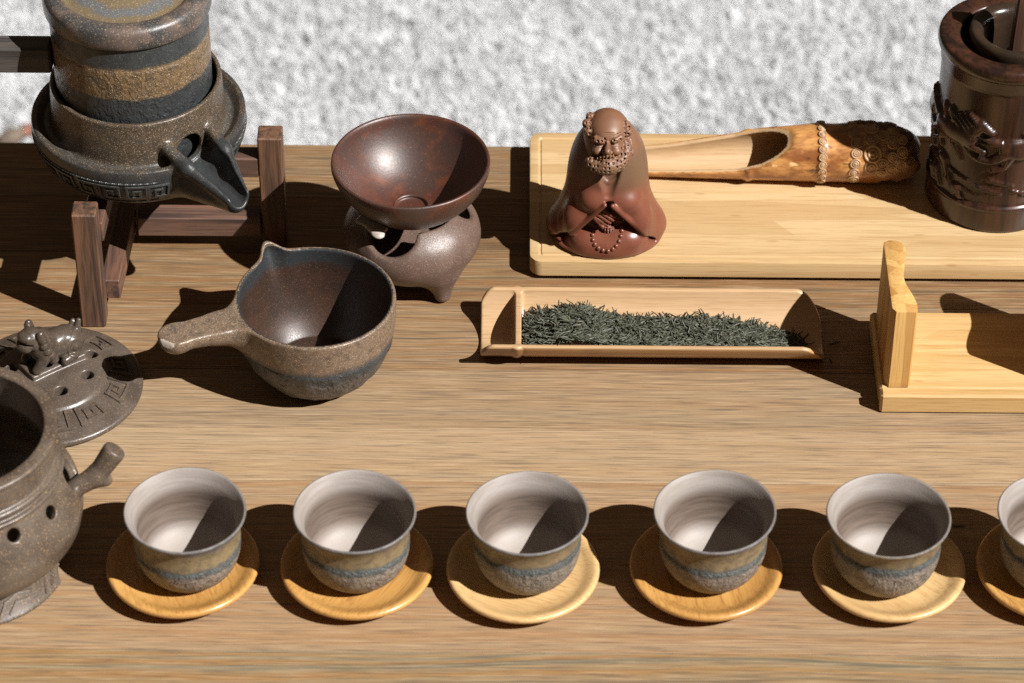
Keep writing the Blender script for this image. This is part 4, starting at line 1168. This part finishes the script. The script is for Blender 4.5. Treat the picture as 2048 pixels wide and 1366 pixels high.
pp = [(0, 0.0), (3.8, 0.0), (3.93, 0.06), (4.0, 0.25), (4.0, 1.5), (4.0, 1.62), (4.06, 1.66), (4.06, 1.82), (3.92, 1.88), (3.86, 1.96)]
pp += [(3.84, z) for z in np.linspace(2.05, 9.7, 88)]
pp += [(3.84, 9.9), (3.88, 9.95), (3.93, 10.0), (3.95, 10.7), (4.0, 10.75), (4.14, 10.95), (4.2, 11.2), (4.19, 11.45), (4.1, 11.62), (3.95, 11.68), (3.4, 11.64), (3.05, 11.58), (2.95, 11.5), (2.9, 11.3), (2.88, 10.5), (2.85, 1.2), (0, 1.1)]
pot_wood = mat_darkwood('carved holder wood', (0.046, 0.018, 0.010), (0.016, 0.008, 0.006), 2, 0.28, 0.0, 0.9, 0.06, 0.12, red=(0.078, 0.028, 0.013))
holder_pot = thing('carved_tool_holder', 'glossy dark carved wooden cylinder with horses in relief standing on the board', 'holder', po)
mk('cylinder', lathe('cylinder', pp, [pot_wood], 360, 1, disp=pot_disp), holder_pot)
bronze = mat_clay('inner ring lacquer', (0.022, 0.015, 0.010), (0.035, 0.020, 0.012), (0.10, 0.06, 0.03), 0.3, 0.22, 0.05, 1.5)
ring = mk('inner_cup', lathe('inner_cup', [(2.4, 9.0), (2.66, 10.0), (2.80, 11.2), (2.82, 11.75), (2.72, 12.0), (2.5, 12.06), (2.2, 11.95), (2.0, 11.7), (1.92, 11.3), (1.85, 10.0), (1.8, 2.0), (0, 1.95)], [bronze], 96, 5), holder_pot, (0.35, -0.1, 0))
tool_w = mat_darkwood('tea tool wood', (0.12, 0.055, 0.035), (0.05, 0.025, 0.018), 2, 0.45, 0.0, 1.0)
def tilt_tool(V):
    V = V.copy(); V[:, 0] += (V[:, 2]) * 0.015; V[:, 1] -= V[:, 2] * 0.02; return V
t_ = tag(mk('tea_tool', box('tea_tool', (-0.62, -0.35, 0), (0.75, 0.45, 13.5), tool_w, 0.12, tilt_tool), None, po + np.array((0.45, -0.05, 2.05))), 'square wooden handle of a tea tool standing in the carved holder', 'tea tool')

# ------------------------------------------------------------------ split bamboo tray with tea
to = np.array((8.05, -0.16, 0.0))
TL0, TL1 = -9.85, 9.75
def f_tray(p):
    x, y, z = p[:, 0], p[:, 1], p[:, 2]
    R = 2.86
    yy = y; zz_ = z - R
    r = np.hypot(yy, zz_)
    th_ = 0.30
    ridge = 0.07 * np.exp(-((x - (TL0 + 2.1)) / 0.16) ** 2) - 0.04 * np.exp(-((x - (TL0 + 2.35)) / 0.12) ** 2)
    d = np.maximum(r - R - ridge, R - th_ - r)
    sep = np.maximum(r - R, np.abs(x - (TL0 + 2.1) - 0.06 * (z - 1)) - 0.17)
    sep = np.maximum(sep, z - 1.95)
    d = smin(d, sep, 0.22)
    zt = 2.12 - 0.0 * x
    el = (x - TL0); er = (TL1 - x)
    zt = zt - 0.75 * np.clip(1 - el / 0.8, 0, 1) ** 2 - 1.45 * np.clip(1 - er / 1.5, 0, 1) ** 2
    d = smax(d, z - zt, 0.12)
    d = smax(d, -el + 0.10 * np.abs(yy) * 0, 0.10); d = smax(d, -er, 0.10)
    flat = 0.10 - z
    return np.maximum(d, flat)
tray_mat = mat_bamboo('tray bamboo', (0.46, 0.30, 0.165), (0.30, 0.165, 0.07), 0, 0.40, 0.2, 0.9, 0.35, knots=False)
m = Mat('tray bamboo skin')
sk = m.noise(m.coords((0.2, 5, 5)), 1, 3, 0.6); sb = m.noise(m.coords((0.5, 0.8, 0.8)), 0.9, 4, 0.65)
xt = m.math('ADD', m.xyz()[0], m.math('MULTIPLY', m.math('SUBTRACT', sb, 0.5), 2.4))
c = m.mix(m.rng(sk, 0.4, 0.7), (0.44, 0.255, 0.10), (0.30, 0.145, 0.045))
c = m.mix(m.rng(xt, TL0 + 3.2, TL0 + 0.9, 0, 0.85), c, (0.13, 0.055, 0.02))
c = m.mix(m.rng(sb, 0.58, 0.72, 0, 0.5), c, (0.20, 0.09, 0.03))
tray_skin = m.done(c, 0.34, m.bump(sk, 0.1, 0.02), coat=0.3, coat_r=0.2)
tray_edge = tray_mat
def tray_mf(c):
    r = np.hypot(c[:, 1], c[:, 2] - 2.86)
    return ((r > 2.78) & (c[:, 2] < 1.95)).astype(int)
tag(mk('bamboo_tray', net('bamboo_tray', f_tray, (TL0 - 0.3, -3.2, -0.1), (TL1 + 0.3, 3.2, 2.5), 0.075, [tray_mat, tray_skin], tray_mf), None, to + np.array((0, 0, -0.097))),
    'split bamboo tray with a cross wall, holding loose green tea', 'tray')

def needle_data(p, ang, tilt, L, w, bend, bend2):
    n = len(p); k = 5
    t = np.linspace(-0.5, 0.5, k)
    d = np.stack([np.cos(ang) * np.cos(tilt), np.sin(ang) * np.cos(tilt), np.sin(tilt)], -1)
    s = np.stack([-np.sin(ang), np.cos(ang), 0 * ang], -1)
    u = np.cross(d, s)
    C = p[:, None] + d[:, None] * (t[None, :, None] * L[:, None, None]) + s[:, None] * ((t ** 2 - 0.1)[None, :, None] * (bend * L)[:, None, None]) + u[:, None] * ((t ** 2 - 0.1)[None, :, None] * (bend2 * L)[:, None, None])
    ww = (w[:, None] * (1 - 1.3 * t[None] ** 2 * 1.4))[:, :, None]
    rows = np.stack([C - s[:, None] * ww, C + u[:, None] * ww * 0.8, C + s[:, None] * ww, C - u[:, None] * ww * 0.5], 2)   # n,k,4,3
    V = rows.reshape(-1, 3)
    base = np.arange(n)[:, None, None, None] * (k * 4)
    i = np.arange(k - 1)[None, :, None, None] * 4
    j = np.arange(4)[None, None, :, None]
    q = np.concatenate([base + i + j, base + i + (j + 1) % 4, base + i + 4 + (j + 1) % 4, base + i + 4 + j], -1).reshape(-1, 4)
    return V, q
m = Mat('green tea')
rn = m.noise(m.coords((1, 1, 1)), 1.7, 3, 0.7); rn3 = m.noise(m.coords((1, 1, 1), loc=(3, 8, 5)), 2.6, 3, 0.7); rn2 = m.noise(m.coords((1, 1, 1)), 7, 2, 0.6)
c = m.mix(m.rng(rn2, 0.35, 0.65), (0.030, 0.033, 0.022), (0.090, 0.094, 0.066))
c = m.mix(m.rng(rn, 0.56, 0.66, 0, 0.7), c, (0.075, 0.082, 0.045))
c = m.mix(m.rng(rn3, 0.62, 0.68, 0, 0.8), c, (0.070, 0.045, 0.025))
tea_mat = m.done(c, 0.40, m.bump(rn2, 0.2, 0.03), spec=0.35)
def pile_h(x, y):
    prof = np.interp(x, [-7.7, -7.3, -6.3, -5.0, -3.6, -2.3, -0.8, 1.0, 3.0, 4.6, 6.2, 7.6, 8.8, 9.4], [0.5, 1.15, 1.45, 1.85, 1.75, 1.25, 1.05, 1.12, 1.12, 1.02, 0.70, 0.42, 0.22, 0.0])
    floor = 2.86 - np.sqrt(np.maximum(2.5 ** 2 - y ** 2, 0))
    top = prof + 0.30 - 0.12 * (y + 1.0) - 0.12 * np.maximum(y - 0.2, 0) ** 2 * 2
    return floor, np.maximum(top, floor)
def make_tea():
    n = 3600
    x = rng.uniform(-7.6, 9.1, n); y = rng.uniform(-2.25, 1.6, n)
    fl, tp = pile_h(x, y)
    ok = (tp - fl > 0.06) & (rng.random(n) < np.clip((tp - fl) * 3, 0.25, 1))
    x, y, fl, tp = x[ok], y[ok], fl[ok], tp[ok]; n = len(x)
    z = tp - np.abs(rng.normal(0, 0.16, n)) * np.minimum(1, tp - fl) + 0.03
    z = np.maximum(z, fl + 0.06)
    ang = rng.normal(0, 0.75, n) + rng.integers(0, 2, n) * math.pi; tilt = rng.normal(0, 0.17, n)
    L = rng.uniform(0.6, 1.6, n); w = rng.uniform(0.045, 0.085, n)
    up = rng.random(n) < 0.012; tilt[up] = rng.uniform(0.7, 1.3, up.sum())
    # keep the ends inside the tray
    lim = np.abs(x + 0.5 * L * np.cos(ang)); over = (x - 0.5 * L * np.abs(np.cos(ang)) < -7.6)
    x[over] += 0.5
    for _ in range(3):
        for sg in (-1, 1):
            ye = y + sg * 0.5 * L * np.sin(ang) * np.cos(tilt); bad = np.abs(ye) > 2.3
            ang[bad] *= 0.4
    V, q = needle_data(np.stack([x, y, z], -1), ang, tilt, L, w, rng.normal(0, 0.8, n), rng.normal(0, 0.5, n))
    # fill under the needles
    gx, gy = np.meshgrid(np.linspace(-7.55, 9.6, 90), np.linspace(-2.1, 1.5, 30), indexing='ij')
    f_, t_ = pile_h(gx, gy)
    H = np.maximum(t_ - 0.16, f_ + 0.01)
    H = np.where(t_ - f_ > 0.1, H, f_ + 0.004)
    Vf = np.stack([gx, gy, H], -1).reshape(-1, 3)
    ii, jj = np.meshgrid(np.arange(89), np.arange(29), indexing='ij')
    a = ii * 30 + jj
    keep = (t_ - f_)[:-1, :-1].ravel() > 0.12
    qf = np.stack([a, a + 30, a + 31, a + 1], -1).reshape(-1, 4)[keep]
    V2, Q2, _ = join_data([(V, q, []), (Vf, qf, [])])
    o = mk('tea_leaves', mesh_np('tea_leaves', V2, Q2, None, tea_mat, True), None, to)
    tag(o, 'heap of dark green needle tea leaves lying in the bamboo tray', 'tea leaves', kind='stuff')
make_tea()
for k, (px, py, a, lab) in enumerate([(1668, 686, 0.3, 'single dark tea leaf on the table just off the open end of the tray'), (1662, 722, 1.9, 'tiny dark tea leaf on the shaded table below the tray corner'),
                                      (1918, 1052, 0.05, 'single dark tea leaf on the table beside the fifth cup')]):
    p_ = at(px, py, 0.05); L = 0.75 if k != 1 else 0.4
    V, q = needle_data(np.array([[0, 0, 0.045]]), np.array([a]), np.array([0.0]), np.array([L]), np.array([0.06]), np.array([0.15]), np.array([0.0]))
    tag(mk('tea_leaf', mesh_np('tea_leaf', V, q, None, tea_mat, True), None, (p_[0], p_[1], 0.0)), lab, 'tea leaf', 'stray tea leaves on the table')

# ------------------------------------------------------------------ bamboo holder with two shaped ends at the right
ho = np.array((26.6, -2.4, 0.0))
h_top = mat_bamboo('holder bamboo', (0.58, 0.395, 0.18), (0.38, 0.21, 0.066), 0, 0.48, 0.0, 1.1, 0.9, vmix=0.6, rib=0.75)
h_end = mat_bamboo('holder end bamboo', (0.62, 0.385, 0.135), (0.36, 0.165, 0.04), 2, 0.55, 0.0, 1.25, 1.0, knots=False, vmix=0.95)
h_dark = mat_bamboo('holder caramel bamboo', (0.50, 0.255, 0.075), (0.36, 0.16, 0.04), 2, 0.3, 0.5, 0.6, 0.6, knots=False)
rackb = thing('bamboo_holder', 'honey coloured bamboo holder with raised shaped ends, cut off at the right', 'holder', ho)
bx = -6.0
def front_round(V):
    return V
mk('base_plate', box('base_plate', (bx, -2.86, 0.002), (-bx, 3.95, 1.22), h_top, 0.16), rackb)
mk('front_rail', box('front_rail', (bx, -3.62, 0.002), (-bx, -2.88, 1.34), h_top, 0.14), rackb)
def end_panel(name, flip):
    """planform with a wavy inner face, grain upright, flat end-grain top"""
    inner = smooth_poly([(1.40, -2.6), (1.42, -2.0), (1.25, -1.2), (0.95, -0.2), (0.92, 0.8), (1.12, 1.9), (1.22, 2.7), (1.10, 3.3), (0.75, 3.6)], 5)
    outer = [(0.32, 3.62), (0.05, 3.45), (0.0, 3.2), (0.0, -2.45), (0.22, -2.78), (1.30, -2.78)]
    poly = np.vstack([inner, outer])
    if flip: poly = poly * np.array((-1, 1)) + np.array((1.4, 0))
    import bmesh
    bm = bmesh.new()
    lo = [bm.verts.new((x * S, y * S, 1.222 * S)) for x, y in poly]; hi = [bm.verts.new((x * S, y * S, 6.68 * S)) for x, y in poly]
    n = len(poly)
    top = bm.faces.new(hi); bm.faces.new(lo[::-1])
    for i in range(n): bm.faces.new((lo[i], lo[(i + 1) % n], hi[(i + 1) % n], hi[i]))
    bmesh.ops.recalc_face_normals(bm, faces=bm.faces)
    bmesh.ops.bevel(bm, geom=list(top.edges), offset=0.07 * S, segments=2, profile=0.5, affect='EDGES')
    me = bpy.data.meshes.new(name); bm.to_mesh(me); bm.free()
    me.materials.append(h_end)
    for p in me.polygons: p.use_smooth = True
    me.set_sharp_from_angle(angle=math.radians(35))
    return me
mk('end_panel', end_panel('end_panel', False), rackb, (-5.72, 0, 0))
mk('end_panel', end_panel('end_panel', True), rackb, (4.0, 0, 0))

# ------------------------------------------------------------------ small brush on the carpet, far left behind the table
bo = at(22, 264, FLOOR_Z + 3.2)
brush = thing('tea_brush', 'small blurred brown tufted brush with reddish stem behind the table, far left', 'brush', (bo[0], bo[1], FLOOR_Z + 2.6), math.radians(38))
br_m = mat_clay('brush bristle', (0.15, 0.11, 0.08), (0.10, 0.075, 0.055), (0.3, 0.22, 0.15), 0.5, 0.7, 0.5, 1.5)
hn_m = mat_darkwood('brush handle wood', (0.24, 0.075, 0.035), (0.12, 0.04, 0.02), 0, 0.35, 0.3)
bp = lathe('bristles', [(0, -1.5), (0.45, -1.3), (0.85, -0.5), (0.9, 0.2), (0.6, 1.0), (0.5, 1.2), (0, 1.2)], [br_m], 32, 4)
mk('bristles', bp, brush, (0, 0, 0), (0, math.radians(90), 0))
mk('handle', lathe('handle', [(0, 1.15), (0.55, 1.15), (0.6, 1.5), (0.5, 3), (0.6, 6), (0.45, 11), (0, 11.4)], [hn_m], 24, 4), brush, (0, 0, 0), (0, math.radians(90), 0))
